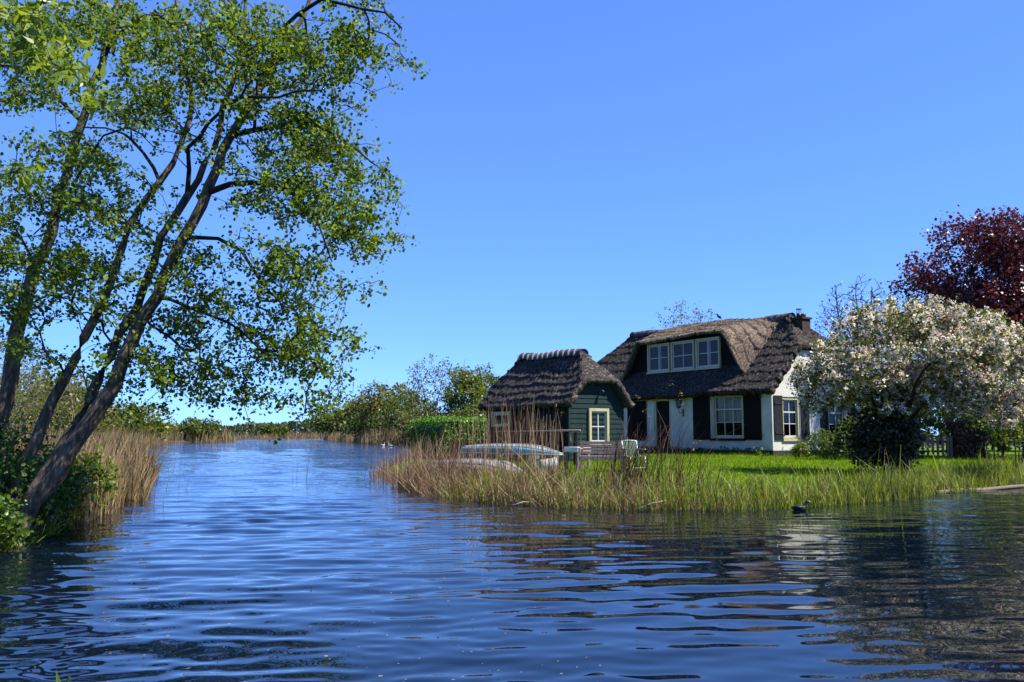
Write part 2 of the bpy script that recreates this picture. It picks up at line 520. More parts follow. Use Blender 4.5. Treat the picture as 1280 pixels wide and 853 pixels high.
def mat_ground(name, grass, grass2, mud):
    m, nt, bs, out = nodes(name)
    bs.inputs['Roughness'].default_value = 0.95
    bs.inputs['Specular IOR Level'].default_value = 0.1
    g = nt.nodes.new('ShaderNodeNewGeometry')
    n = nt.nodes.new('ShaderNodeTexNoise')
    n.inputs['Scale'].default_value = 1.3
    n.inputs['Detail'].default_value = 9
    n.inputs['Roughness'].default_value = 0.7
    nt.links.new(g.outputs['Position'], n.inputs[0])
    r = ramp(nt, [(0.32, grass), (0.68, grass2)])
    nt.links.new(n.outputs[0], r.inputs[0])
    sp = nt.nodes.new('ShaderNodeSeparateXYZ')
    nt.links.new(g.outputs['Position'], sp.inputs[0])
    mr = nt.nodes.new('ShaderNodeMapRange')
    mr.inputs[1].default_value = 0.08
    mr.inputs[2].default_value = 0.24
    nt.links.new(sp.outputs['Z'], mr.inputs[0])
    mx = nt.nodes.new('ShaderNodeMixRGB')
    mx.inputs[1].default_value = (*mud, 1)
    nt.links.new(mr.outputs[0], mx.inputs[0])
    nt.links.new(r.outputs[0], mx.inputs[2])
    nt.links.new(mx.outputs[0], bs.inputs['Base Color'])
    n2 = nt.nodes.new('ShaderNodeTexNoise')
    n2.inputs['Scale'].default_value = 22
    n2.inputs['Detail'].default_value = 6
    nt.links.new(g.outputs['Position'], n2.inputs[0])
    b = nt.nodes.new('ShaderNodeBump')
    b.inputs['Strength'].default_value = 1
    b.inputs['Distance'].default_value = 0.06
    nt.links.new(n2.outputs[0], b.inputs['Height'])
    nt.links.new(b.outputs[0], bs.inputs['Normal'])
    return m


M['lawn'] = mat_ground('lawn_ground', (0.12, 0.22, 0.003), (0.19, 0.32, 0.005), (0.05, 0.036, 0.022))
M['bank'] = mat_ground('bank_ground', (0.06, 0.07, 0.022), (0.16, 0.12, 0.05), (0.045, 0.034, 0.024))
land('lawn', PLOT, -7, 42, 14, 64, 180, 180, M['lawn'])
land('left_bank', LEFT, -130, -4.5, 3, 300, 150, 190, M['bank'], 0.25, True)
land('far_bank', FARB, -60, 130, 100, 300, 100, 100, M['bank'], 0.25, True)
land('reed_spit', SPIT, -150, -58, 232, 334, 40, 40, M['bank'], 0.25)
land('islet', ISLET, -62, -47, 151, 161, 24, 18, M['bank'], 0.25)
fg = MB().poly([(-2500, 540, 0.12), (2500, 540, 0.12), (4500, 5000, 0.3), (-4500, 5000, 0.3)])
tag(fg.build('far_ground', M['bank']), kind='structure')

# ------------------------------------------------------------------ water
def make_water():
    na, nr = 440, 1060
    ang = np.linspace(R(-62), R(62), na)
    rad = np.geomspace(0.8, 900, nr)
    A, D = np.meshgrid(ang, rad)
    X = D * np.sin(A)
    Y = D * np.cos(A)
    spacing = np.maximum(D * (R(124) / na), D * (math.log(900 / .8) / nr))
    # wind sheltered near the house bank and the camera, open up the channel
    gust = 0.55 + 0.9 * vnoise(X * 0.16, Y * 0.10, 21) * vnoise(X * 0.5 + 9, Y * 0.3, 22) * 1.8
    open_ = 0.52 + 0.28 * sstep(4.5, 9, D) + 0.55 * sstep(9, 26, D)
    Z = np.zeros_like(X)
    rg = np.random.default_rng(4)
    for k in range(110):
        lam = 0.17 * (10 ** (rg.random() ** 1.5))           # 0.16 .. 3.2 m
        th = R(90) + rg.normal(0.16, 0.27)
        if k % 6 == 0: th = rg.random() * 2 * math.pi
        kx, ky = math.cos(th) * 2 * math.pi / lam, math.sin(th) * 2 * math.pi / lam
        slope = 0.0150 * (0.5 if lam > 0.7 else 1.05)
        fade = np.clip((lam / spacing - 2.2) / 2.0, 0, 1)
        env = vnoise(X * 0.35 / max(lam, .4) + k * 7.3, Y * 0.22 / max(lam, .4) + k * 3.1, 30 + k) * 1.7
        Z += slope * lam / (2 * math.pi) * np.sin(kx * X + ky * Y + rg.random() * 6.28) * fade * env
    lee = 1 - 0.38 * sstep(-1.0, 3.0, X) * (1 - sstep(14, 22, Y))       # the house bank shelters the water before it
    Z *= gust * open_ * lee
    # rings spreading from fish and drips under the alder, and the wake of the coot
    for cx, cy, r0, wl, s, wd in ((-3.7, 6.6, 0.32, 0.12, 0.05, 0.22), (-3.0, 5.7, 0.5, 0.16, 0.05, 0.3), (-2.2, 5.2, 0.4, 0.13, 0.045, 0.3),
                                  (-1.1, 5.0, 0.5, 0.15, 0.03, 0.3), (4.8, 14.6, 1.0, 0.22, 0.05, 0.9), (4.9, 14.6, 2.6, 0.3, 0.035, 1.2)):
        rr = np.hypot(X - cx, Y - cy)
        Z += s * wl / 6.28 * np.sin(2 * math.pi * rr / wl) * np.exp(-((rr - r0) / wd) ** 2) * np.clip(wl / spacing / 4, 0, 1)
    v = np.stack([X, Y, Z], -1).reshape(-1, 3)
    i = np.arange(na * nr).reshape(nr, na)
    f = np.stack([i[:-1, :-1], i[1:, :-1], i[1:, 1:], i[:-1, 1:]], -1).reshape(-1, 4)
    me = np_mesh('water', v, f[:, ::-1], True)
    m, nt, bs, out = nodes('water')
    bs.inputs['Base Color'].default_value = (0.0015, 0.004, 0.009, 1)
    bs.inputs['Roughness'].default_value = 0.0
    bs.inputs['IOR'].default_value = 1.333
    bs.inputs['Specular IOR Level'].default_value = 0.40
    bs.inputs['Specular Tint'].default_value = (0.55, 0.82, 1.0, 1)
    g = nt.nodes.new('ShaderNodeNewGeometry')
    mp = nt.nodes.new('ShaderNodeMapping')
    mp.inputs['Scale'].default_value = (2.8, 7.5, 1)
    mp.inputs['Rotation'].default_value = (0, 0, 0.25)
    nt.links.new(g.outputs['Position'], mp.inputs[0])
    n1 = nt.nodes.new('ShaderNodeTexNoise')
    n1.inputs['Scale'].default_value = 1.0
    n1.inputs['Detail'].default_value = 2.5
    n1.inputs['Roughness'].default_value = 0.5
    nt.links.new(mp.outputs[0], n1.inputs[0])
    # the ripples are stronger where the wind reaches the water
    sp = nt.nodes.new('ShaderNodeSeparateXYZ')
    nt.links.new(g.outputs['Position'], sp.inputs[0])
    mr = nt.nodes.new('ShaderNodeMapRange')
    mr.interpolation_type = 'SMOOTHSTEP'
    mr.inputs[1].default_value = 9
    mr.inputs[2].default_value = 42
    mr.inputs[3].default_value = 0.006
    mr.inputs[4].default_value = 0.62
    nt.links.new(sp.outputs['Y'], mr.inputs[0])
    n3 = nt.nodes.new('ShaderNodeTexNoise')
    n3.inputs['Scale'].default_value = 0.16
    n3.inputs['Detail'].default_value = 3
    nt.links.new(g.outputs['Position'], n3.inputs[0])
    mr3 = nt.nodes.new('ShaderNodeMapRange')
    mr3.inputs[1].default_value = 0.35
    mr3.inputs[2].default_value = 0.65
    mr3.inputs[3].default_value = 0.35
    mr3.inputs[4].default_value = 1.2
    nt.links.new(n3.outputs[0], mr3.inputs[0])
    mu = nt.nodes.new('ShaderNodeMath')
    mu.operation = 'MULTIPLY'
    nt.links.new(mr.outputs[0], mu.inputs[0])
    nt.links.new(mr3.outputs[0], mu.inputs[1])
    b = nt.nodes.new('ShaderNodeBump')
    b.inputs['Distance'].default_value = 0.10
    nt.links.new(mu.outputs[0], b.inputs['Strength'])
    nt.links.new(n1.outputs[0], b.inputs['Height'])
    nt.links.new(b.outputs[0], bs.inputs['Normal'])
    tag(link('water', me, m), kind='structure')


make_water()

# ------------------------------------------------------------------ buildings
ROT = math.atan2(-0.8315, 0.555)     # house and shed stand parallel


def thatch_sheet(fn, nu, nv, courses, amp, seed, lu, lv, mb_v, mb_f):
    """fn(u,v) -> base points (numpy, u across, v up the slope); adds stepped thatch courses; appends to lists"""
    u, v = np.meshgrid(np.linspace(0, 1, nu), np.linspace(0, 1, nv))
    p = fn(u, v)
    du = np.gradient(p, axis=1)
    dv = np.gradient(p, axis=0)
    n = np.cross(du, dv)
    n /= np.linalg.norm(n, axis=-1, keepdims=True) + 1e-9
    a, b = u * lu, v * lv
    ph = v * courses + (vnoise(a * 1.1, b * 0.6, seed) - 0.5) * 0.75 + (vnoise(a * 6, b * 2, seed + 1) - 0.5) * 0.35
    fr = ph - np.floor(ph)
    d = amp * (1 - fr) ** 1.3 * (0.5 + 0.9 * vnoise(a * 1.7, np.floor(ph) * 3.7, seed + 2))
    d += (vnoise(a * 9, b * 3.5, seed + 3) - 0.5) * 0.022 + (vnoise(a * 2, b * 2, seed + 4) - 0.5) * 0.04 + (vnoise(a * 22, b * 10, seed + 5) - 0.5) * 0.04
    p = p + n * d[..., None]
    base = sum(len(x) for x in mb_v)
    i = np.arange(nu * nv).reshape(nv, nu) + base
    mb_v.append(p.reshape(-1, 3))
    mb_f.append(np.stack([i[:-1, :-1], i[:-1, 1:], i[1:, 1:], i[1:, :-1]], -1).reshape(-1, 4))


def thatch_roof(parent, L, W, zE, zR, ov, vg, tH, inset, courses, thick, mat, seed, sag=0.05, rise=0.0):
    """half-hipped thatched roof over x in [-L, 0], y in [0, W]"""
    vs, fs = [], []
    half = W / 2 + ov
    lift = lambda x: 0.05 * np.sin(x * 0.9 + seed) + 0.03 * np.sin(x * 2.3) - rise * x

    def ends(t):
        k = np.clip((t - tH) / (1 - tH), 0, 1)
        return -L - vg + k * (vg + inset), vg - k * (vg + inset)

    def slope(sign):
        def fn(u, v):
            x0, x1 = ends(v)
            uu = u if sign > 0 else 1 - u
            x = x0 + (x1 - x0) * uu
            yy = -ov + v * half
            y = yy if sign > 0 else W - yy
            z = zE + (zR - zE) * v - sag * 4 * v * (1 - v) + lift(x) * v
            return np.stack([x, y, z], -1)
        return fn
    ln = math.hypot(half, zR - zE)
    thatch_sheet(slope(1), int((L + 2 * vg) / 0.04), int(ln / 0.038), courses, 0.042, seed, L, ln, vs, fs)
    thatch_sheet(slope(-1), int(L / 0.12), int(ln / 0.12), courses, 0.06, seed + 40, L, ln, vs, fs)
    zh = zE + (zR - zE) * tH

    def hip(sign):
        def fn(u, v):
            y0 = -ov + half * (tH + (1 - tH) * v)
            yy = y0 + (W - 2 * y0) * u
            yy = yy if sign > 0 else W - yy
            x = vg - v * (vg + inset)
            x = x if sign > 0 else -L - x
            z = zh + (zR - zh) * v - 0.03 * 4 * (u - .5) ** 2 * (1 - v) + lift(x) * v
            return np.stack([x, yy, z], -1)
        return fn
    lh = math.hypot(vg + inset, zR - zh)
    for s in (1, -1):
        thatch_sheet(hip(s), int(W * 0.7 / 0.04), int(lh / 0.04), max(1, courses * 0.3), 0.02, seed + 60 + s, W, lh, vs, fs)
    me = np_mesh('roof', np.concatenate(vs), np.concatenate(fs), False)
    o = link('roof', me, mat, parent)
    so = o.modifiers.new('thickness', 'SOLIDIFY')
    so.thickness = thick
    so.offset = -1
    return o


def ridge_tiles(roof, x0, x1, yc, z, r, n, mat, endmat, seed, lift=None):
    """row of overlapping half-round ridge tiles, one object each"""
    rg = random.Random(seed)
    w = (x1 - x0) / n
    for i in range(n):
        mb = MB()
        L0, L1 = -w * 0.06, w * 1.02
        pts = []
        for xx, rr in ((L0, r * 1.06), (w * 0.16, r * 1.06), (w * 0.18, r), (L1, r * 0.97)):
            ring = []
            for k in range(9):
                a = math.pi * (-0.12 + 1.24 * k / 8)
                ring.append((xx, math.cos(a) * rr * 1.15, math.sin(a) * rr))
            pts.append(ring)
        nv = len(mb.v)
        for ring in pts: mb.v += ring
        for a in range(3):
            for k in range(8):
                mb.f.append((nv + a * 9 + k, nv + a * 9 + k + 1, nv + (a + 1) * 9 + k + 1, nv + (a + 1) * 9 + k))
        mb.f.append(tuple(nv + k for k in range(9)))
        mb.f.append(tuple(nv + 27 + k for k in range(9))[::-1])
        o = mb.build('ridge_tile', mat, roof, True)
        xx = x0 + i * w
        dz = lift(xx) if lift else 0
        o.location = (xx, yc + rg.uniform(-.01, .01), z + dz + rg.uniform(-.012, .012))
        o.rotation_euler = (rg.uniform(-.05, .05), rg.uniform(-.03, .03), rg.uniform(-.03, .03))
        if endmat is not None:          # pale mortar band where the tiles overlap
            b = MB()
            ring0 = []
            for xx2, rr in ((-w * .08, r * 1.13), (w * .16, r * 1.13)):
                ring0.append([(xx2, math.cos(math.pi * (-.1 + 1.2 * k / 8)) * rr * 1.15, math.sin(math.pi * (-.1 + 1.2 * k / 8)) * rr) for k in range(9)])
            b.v += ring0[0] + ring0[1]
            for k in range(8): b.f.append((k, k + 1, 9 + k + 1, 9 + k))
            b.f.append(tuple(range(9))); b.f.append(tuple(range(9, 18))[::-1])
            bo = b.build('mortar_band', endmat, roof, True)
            bo.location = o.location
            bo.rotation_euler = o.rotation_euler


def window(parent, origin, rx, nrm, w, h, cols, rows, fw=0.09, frame='cream', sash='white', depth=0.10, sw=0.05, mw=0.028, curtain=None, rowsplit=None, back=True, name='window'):
    """window with frame, sash bars and one pane object per light. origin = lower left corner seen from outside"""
    rx = Vector(rx); up = Vector((0, 0, 1)); nrm = Vector(nrm)
    m = Matrix((rx, up, nrm)).transposed().to_4x4()
    m.translation = Vector(origin)
    fr = MB()
    fr.box(0, fw, 0, h, -depth, 0.03, m).box(w - fw, w, 0, h, -depth, 0.03, m)
    fr.box(fw + .001, w - fw - .001, h - fw, h, -depth, 0.028, m).box(fw + .001, w - fw - .001, 0, fw * 0.8, -depth, 0.028, m)
    f = fr.build(name, M[frame], parent, bevel=0.006)
    x0, x1, y0, y1 = fw, w - fw, fw * .8, h - fw
    s = MB()
    zf = -depth * 0.45
    s.box(x0 + .002, x0 + sw, y0 + .002, y1 - .002, zf - .03, zf, m).box(x1 - sw, x1 - .002, y0 + .002, y1 - .002, zf - .03, zf, m)
    s.box(x0 + sw, x1 - sw, y1 - sw, y1 - .002, zf - .03, zf - .001, m).box(x0 + sw, x1 - sw, y0 + .002, y0 + sw, zf - .03, zf - .001, m)
    gx0, gx1, gy0, gy1 = x0 + sw, x1 - sw, y0 + sw, y1 - sw
    cuts = rowsplit or [k / rows for k in range(rows + 1)]
    xs = [gx0 + (gx1 - gx0) * k / cols for k in range(cols + 1)]
    ys = [gy0 + (gy1 - gy0) * c for c in cuts]
    for k in range(1, cols):
        s.box(xs[k] - mw / 2, xs[k] + mw / 2, gy0, gy1, zf - .026, zf - .002, m)
    for j in range(1, len(ys) - 1):
        t = mw * (1.9 if rowsplit and j == len(ys) - 2 else 1)
        for k in range(cols):
            s.box(xs[k] + (mw / 2 if k else 0), xs[k + 1] - (mw / 2 if k < cols - 1 else 0), ys[j] - t / 2, ys[j] + t / 2, zf - .025, zf - .003, m)
    s.build('sash', M[sash], f)
    for k in range(cols):
        for j in range(len(ys) - 1):
            MB().poly([tuple(m @ Vector(q)) for q in ((xs[k], ys[j], zf - .018), (xs[k + 1], ys[j], zf - .018), (xs[k + 1], ys[j + 1], zf - .018), (xs[k], ys[j + 1], zf - .018))]).build('pane', M['glass'], f)
    if curtain == 'net':
        c = MB()
        n = 40
        yb = gy0 + (gy1 - gy0) * 0.34
        for i in range(n):
            a0, a1 = i / n, (i + 1) / n
            q = []
            for a, yy in ((a0, yb), (a1, yb), (a1, gy1), (a0, gy1)):
                q.append(tuple(m @ Vector((gx0 + (gx1 - gx0) * a, yy, zf - .10 + .02 * math.sin(a * 60)))))
            c.poly(q)
        c.build('curtain', M['curtain'], f, True)
    elif curtain == 'strip':
        c = MB()
        xm = (gx0 + gx1) / 2
        c.box(xm - .10, xm + .10, gy0, gy1, zf - .05, zf - .04, m)
        c.build('curtain', M['curtain'], f)
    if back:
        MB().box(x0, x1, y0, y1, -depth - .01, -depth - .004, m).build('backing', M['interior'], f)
    return f


def shutter(parent, origin, rx, nrm, w, h, mat='shutter'):
    """boarded shutter: four boards, two ledges and two hinges"""
    rx = Vector(rx); nrm = Vector(nrm)
    m = Matrix((rx, Vector((0, 0, 1)), nrm)).transposed().to_4x4()
    m.translation = Vector(origin)
    e = empty('shutter')
    e.parent = parent
    nb = 5
    for k in range(nb):
        MB().box(w * k / nb + .004, w * (k + 1) / nb - .004, 0, h, 0.012, 0.042, m).build('board', M[mat], e)
    for yy in (0.17 * h, 0.83 * h):
        MB().box(0.02, w - .02, yy - .05, yy + .05, 0.043, 0.065, m).build('ledge', M[mat], e)
    for yy in (0.1 * h, 0.9 * h):
        MB().box(w - .03, w + .06, yy - .03, yy + .03, 0.045, 0.062, m).build('hinge', M['iron'], e)
    return e


def wall_holes(mb, L0, L1, z0, z1, holes, P, depth):
    """wall sheet from L0..L1, z0..z1 with rectangular openings and their reveals. P(a, z, d) gives the point d behind the face"""
    xs = sorted({L0, L1, *[h[0] for h in holes], *[h[1] for h in holes]})
    zs = sorted({z0, z1, *[h[2] for h in holes], *[h[3] for h in holes]})
    for i in range(len(xs) - 1):
        for j in range(len(zs) - 1):
            a, b, c, d = xs[i], xs[i + 1], zs[j], zs[j + 1]
            if any(h[0] <= a and b <= h[1] and h[2] <= c and d <= h[3] for h in holes): continue
            mb.poly([P(a, c, 0), P(b, c, 0), P(b, d, 0), P(a, d, 0)])
    for a, b, c, d in holes:
        mb.poly([P(a, c, 0), P(a, d, 0), P(a, d, depth), P(a, c, depth)])
        mb.poly([P(b, c, 0), P(b, c, depth), P(b, d, depth), P(b, d, 0)])
        mb.poly([P(a, c, 0), P(a, c, depth), P(b, c, depth), P(b, c, 0)])
        mb.poly([P(a, d, 0), P(b, d, 0), P(b, d, depth), P(a, d, depth)])


def build_house():
    X0, Y0, Z0 = 10.12, 34.6, 0.45
    root = empty('thatched_house', (X0, Y0, Z0), ROT)
    tag(root, 'white plastered cottage with dark thatched roof, black shutters and a three-window dormer', 'house')
    L, W, zE, zR, ov, vg, tH, inset = 12.3, 5.6, 2.56, 5.84, 0.38, 0.25, 0.56, 1.25
    # walls
    mb = MB()
    fh = [(-3.17, -1.47, 0.62, 2.50), (-6.68, -5.60, 0.06, 2.42)]
    wall_holes(mb, -L, 0, 0, 2.75, fh, lambda a, z, d: (a, d, z), 0.22)
    gh = [(0.62, 1.66, 0.62, 2.30), (3.45, 4.65, 0.62, 2.30)]
    wall_holes(mb, 0, W, 0, 2.75, gh, lambda a, z, d: (-d, a, z), 0.22)
    zt = 4.22
    ya = 1.36
    mb.poly([(0, 0, 2.75), (0, W, 2.75), (0, W - ya, zt), (0, ya, zt)])
    mb.poly([(-L, W, 0), (-L, 0, 0), (-L, 0, 2.75), (-L, ya, zt), (-L, W - ya, zt), (-L, W, 2.75)])
    mb.poly([(-L, W, 0), (0, W, 0), (0, W, 2.75), (-L, W, 2.75)])
    mb.poly([(-L, .3, 2.74), (0, .3, 2.74), (0, W, 2.74), (-L, W, 2.74)])
    mb.build('wall', M['plaster'], root)
    p = MB()
    p.box(-5.6 + .02, 0.025, -0.025, 0, 0, 0.2).box(0.0, 0.026, 0.001, W, 0, 0.199).box(-L, -6.7, -0.025, 0, 0, 0.2)
    p.build('plinth', M['plinth'], root)
    MB().box(-L + .3, -.3, 2.2, 2.25, 0.05, 2.7).build('partition_wall', M['interior'], root)
    # roof
    roof = thatch_roof(root, L, W, zE, zR, ov, vg, tH, inset, 9, 0.26, M['thatch'], 7, rise=.014)
    lift = lambda x: 0.05 * math.sin(x * 0.9 + 7) + 0.03 * math.sin(x * 2.3) - .014 * x
    ridge_tiles(roof, -L + inset - .1, -inset + .15, W / 2, zR - 0.10, 0.20, 30, M['ridge'], None, 3, lift)
    # dormer: thatch lifted over three windows, sweeping down at both sides
    uR0, uR1, uL1, uL0 = -1.60, -2.95, -8.15, -9.45

    def edge(x):
        k = np.where(x > uR1, np.clip((uR0 - x) / (uR0 - uR1), 0, 1), np.where(x < uL1, np.clip((x - uL0) / (uL1 - uL0), 0, 1), 1.0))
        k = 0.35 * k + 0.65 * k * k * (3 - 2 * k)
        yb = 0.34
        zb = zE + (zR - zE) * (yb + ov) / (W / 2 + ov) - 0.02
        sagx = 0.05 * np.sin((x + 5.5) * 0.9)
        return yb + 0.02 * k, zb + (5.16 + sagx - zb) * k

    def fn(u, v):
        x = uL0 + (uR0 - uL0) * u
        ye, ze = edge(x)
        y = ye + (W / 2 - ye) * v
        bulge = 0.10 * np.sin(np.pi * v) * np.clip((ze - 3.4) / 1.7, 0, 1)
        z = ze + (zR + 0.03 + 0.05 * np.sin(x * .9 + 7) + .03 * np.sin(x * 2.3) - .014 * x - ze) * v + bulge
        return np.stack([x, y, z], -1)
    vs, fs = [], []
    thatch_sheet(fn, 220, 75, 5.5, 0.06, 77, 8, 2.6, vs, fs)
    dr = link('dormer_roof', np_mesh('dormer_roof', np.concatenate(vs), np.concatenate(fs)), M['thatch_sunlit'], root)
    so = dr.modifiers.new('thickness', 'SOLIDIFY'); so.thickness = 0.11; so.offset = -1
    dw = MB()
    n = 60
    yw = 0.78
    zb = zE + (zR - zE) * (yw + ov) / (W / 2 + ov) - 0.25
    xs = np.linspace(uL0 + .25, uR0 - .25, n)
    top = []
    for x in xs:
        ye, ze = edge(np.array(x))
        t = (yw - ye) / (W / 2 - ye)
        top.append(max(zb + .02, float(ze + (zR + .03 - ze) * t + .1 * math.sin(math.pi * t) - 0.10)))
    for i in range(n - 1):
        dw.poly([(xs[i], yw, zb), (xs[i + 1], yw, zb), (xs[i + 1], yw, top[i + 1]), (xs[i], yw, top[i])])
    dw.build('dormer_wall', M['black_shaded_wood'], root)
    for k, (a, b) in enumerate(((-4.66, -3.26), (-6.20, -4.76), (-7.77, -6.31))):
        window(root, (a, yw - .11, 3.70), (1, 0, 0), (0, -1, 0), b - a, 1.30, 2, 2, 0.075, curtain='strip' if k != 1 else None, depth=0.09, name='window')
        MB().box(a - .03, b + .03, yw - .20, yw - .085, 3.63, 3.695).build('sill', M['cream'], root)
    # front window, shutters, door
    f = window(root, (-3.17, 0.06, 0.66), (1, 0, 0), (0, -1, 0), 1.70, 1.84, 3, 3, 0.10, rowsplit=[0, .34, .68, 1], curtain='net', depth=0.10, back=False)
    MB().box(-3.24, -1.40, -0.07, 0.07, 0.57, 0.655).build('sill', M['black_shaded_wood'], root)
    shutter(root, (-4.22, 0, 0.60), (1, 0, 0), (0, -1, 0), 0.98, 1.88, 'black_shaded_wood')
    shutter(root, (-1.42, 0, 0.60), (1, 0, 0), (0, -1, 0), 0.90, 1.88, 'black_shaded_wood')
    shutter(root, (-8.45, 0, 0.55), (1, 0, 0), (0, -1, 0), 1.30, 1.80, 'black_shaded_wood')
    d = empty('door'); d.parent = root
    df = MB().box(-6.68, -6.57, 0.02, 0.14, 0.06, 2.42).box(-5.71, -5.60, 0.02, 0.14, 0.06, 2.42).box(-6.569, -5.711, 0.021, 0.139, 2.31, 2.42)
    df.build('door_frame', M['cream'], d)
    for k in range(5):
        a = -6.56 + .168 * k
        MB().box(a + .003, a + .165, 0.08, 0.12, 0.07, 2.30).build('board', M['dark_door'], d)
    MB().box(-5.86, -5.82, 0.02, 0.08, 1.0, 1.04).box(-5.87, -5.81, 0.07, 0.079, 0.92, 1.12).build('door_handle', M['iron'], d)
    MB().box(-6.8, -5.5, -0.5, 0, 0.0, 0.08).build('door_step', M['plinth'], root)
    # gable windows
    for a, b in ((0.62, 1.66), (3.45, 4.65)):
        window(root, (-0.06, a, 0.66), (0, 1, 0), (1, 0, 0), b - a, 1.62, 2, 3, 0.09, rowsplit=[0, .34, .68, 1], curtain='net', depth=0.10, back=False)
        MB().box(-0.05, 0.07, a - .06, b + .06, 0.56, 0.655).build('sill', M['cream'], root)
    shutter(root, (0, 0.09, 0.60), (0, 1, 0), (1, 0, 0), 0.50, 1.74)
    shutter(root, (0, 1.70, 0.60), (0, 1, 0), (1, 0, 0), 0.50, 1.74)
    shutter(root, (0, 2.90, 0.60), (0, 1, 0), (1, 0, 0), 0.50, 1.74)
    shutter(root, (0, 4.70, 0.60), (0, 1, 0), (1, 0, 0), 0.50, 1.74)
    # chimney
    ch = empty('chimney', (-0.72, W / 2 + .05, -.12)); ch.parent = roof
    MB().box(-.26, .26, -.26, .26, 4.6, 5.72).build('stack', M['brick'], ch)
    MB().box(-.32, .32, -.32, .32, 5.721, 5.80).build('cap', M['brick'], ch)
    MB().tube([(-.1, 0, 5.8), (-.1, 0, 6.0)], [.11, .10], 12).build('chimney_pot', M['iron'], ch, True)
    MB().tube([(.14, 0, 5.8), (.14, 0, 5.96)], [.09, .085], 12).build('chimney_pot', M['iron'], ch, True)
    cg = MB()
    for k in range(4):
        a = k * math.pi / 2 + .4
        cg.bar((-.1 + .085 * math.cos(a), .085 * math.sin(a), 6.0), (-.1 + .085 * math.cos(a), .085 * math.sin(a), 6.16), .014)
    cg.tube([(-.1, 0, 6.16), (-.1, 0, 6.19)], [.12, .11], 12)
    cg.build('cowl', M['iron'], ch)
    return root


def build_shed():
    root = empty('thatched_shed', (1.92, 30.0, 0.42), ROT)
    tag(root, 'small dark green boarded shed with thatched roof and pale ridge tiles behind the boats', 'shed')
    L, W, zE, zR, ov, vg, tH, inset = 5.2, 2.42, 1.88, 3.82, 0.25, 0.30, 0.42, 0.80
    core = MB()
    ztop = zE + (zR - zE) * tH + .15
    yt = -ov + (W / 2 + ov) * (tH + .02)
    core.poly([(-.03, .03, 0), (-.03, W - .03, 0), (-.03, W - .03, zE + .15), (-.03, W - yt, ztop), (-.03, yt, ztop), (-.03, .03, zE + .15)])
    core.poly([(-L + .03, .03, 0), (-.03, .03, 0), (-.03, .03, zE + .2), (-L + .03, .03, zE + .2)])
    core.poly([(-L + .03, W - .03, 0), (-.03, W - .03, 0), (-.03, W - .03, zE + .2), (-L + .03, W - .03, zE + .2)])
    core.poly([(-L + .03, .03, 0), (-L + .03, W - .03, 0), (-L + .03, W - .03, zE + .15), (-L + .03, W - yt, ztop), (-L + .03, yt, ztop), (-L + .03, .03, zE + .15)])
    core.build('wall', M['black_shaded_wood'], root)
    # weatherboards, each overlapping the one below
    bh = 0.172
    n = int((ztop + .05) / bh) + 1
    for k in range(n):
        z0, z1 = k * bh + .02, (k + 1) * bh + .045
        zm = min(z1, ztop - .12)
        if z0 > zm - .03: break
        sl = (W / 2 + ov) / (zR - zE)
        y_at = lambda z: max(0.0, -ov + (z - zE) * sl + .10)
        ya, yb = y_at(z0), y_at(zm)
        g = MB()
        pts = [(0.028, ya, z0), (0.028, W - ya, z0), (0.004, W - yb, zm), (0.004, yb, zm)]
        g.prism(pts, (-.02, 0, 0))
        g.build('board', M['green_board'], root)
    for k in range(12):
        z0, z1 = k * bh + .02, (k + 1) * bh + .045
        g = MB()
        g.prism([(-L, -.028, z0), (-.001, -.028, z0), (-.001, -.004, z1), (-L, -.004, z1)], (0, .02, 0))
        g.build('board', M['black_shaded_wood'], root)  # long side coloured darker than the green gable, its shade painted in
    MB().box(-.035, .032, -.032, .035, 0, zE + .2).build('corner_post', M['green_board'], root)
    roof = thatch_roof(root, L, W, zE, zR, ov, vg, tH, inset, 7, 0.20, M['thatch_shed'], 19, 0.04)
    lift = lambda x: 0.05 * math.sin(x * 0.9 + 19) + 0.03 * math.sin(x * 2.3)
    ridge_tiles(roof, -L + inset - .12, -inset + .12, W / 2, zR - .06, 0.18, 12, M['ridge'], M['ridge_pale'], 9, lift)
    window(root, (0.075, 0.80, 0.52), (0, 1, 0), (1, 0, 0), 0.88, 1.22, 2, 2, 0.10, depth=0.09, sw=.055, mw=.035, curtain=None, frame='cream')
    MB().box(0.03, 0.15, 0.76, 1.72, 0.45, 0.515).build('sill', M['cream'], root)
    window(root, (-4.72, -0.075, 1.14), (1, 0, 0), (0, -1, 0), 1.25, 0.56, 2, 1, 0.08, depth=0.06)
    return root


HOUSE = build_house()
SHED = build_shed()

# ------------------------------------------------------------------ plants: growing and meshing
def smooth_path(pts, step):
    """Catmull-Rom through pts (n,3) resampled at about step"""
    p = np.asarray(pts, float)
    q = np.vstack([2 * p[0] - p[1], p, 2 * p[-1] - p[-2]])
    out = []
    for i in range(1, len(q) - 2):
        n = max(1, int(np.linalg.norm(q[i + 1] - q[i]) / step))
        t = np.arange(n)[:, None] / n
        a, b, c, d = q[i - 1], q[i], q[i + 1], q[i + 2]
        out.append(0.5 * (2 * b + (c - a) * t + (2 * a - 5 * b + 4 * c - d) * t ** 2 + (3 * b - a - 3 * c + d) * t ** 3))
    out.append(p[-1:])
    return np.vstack(out)


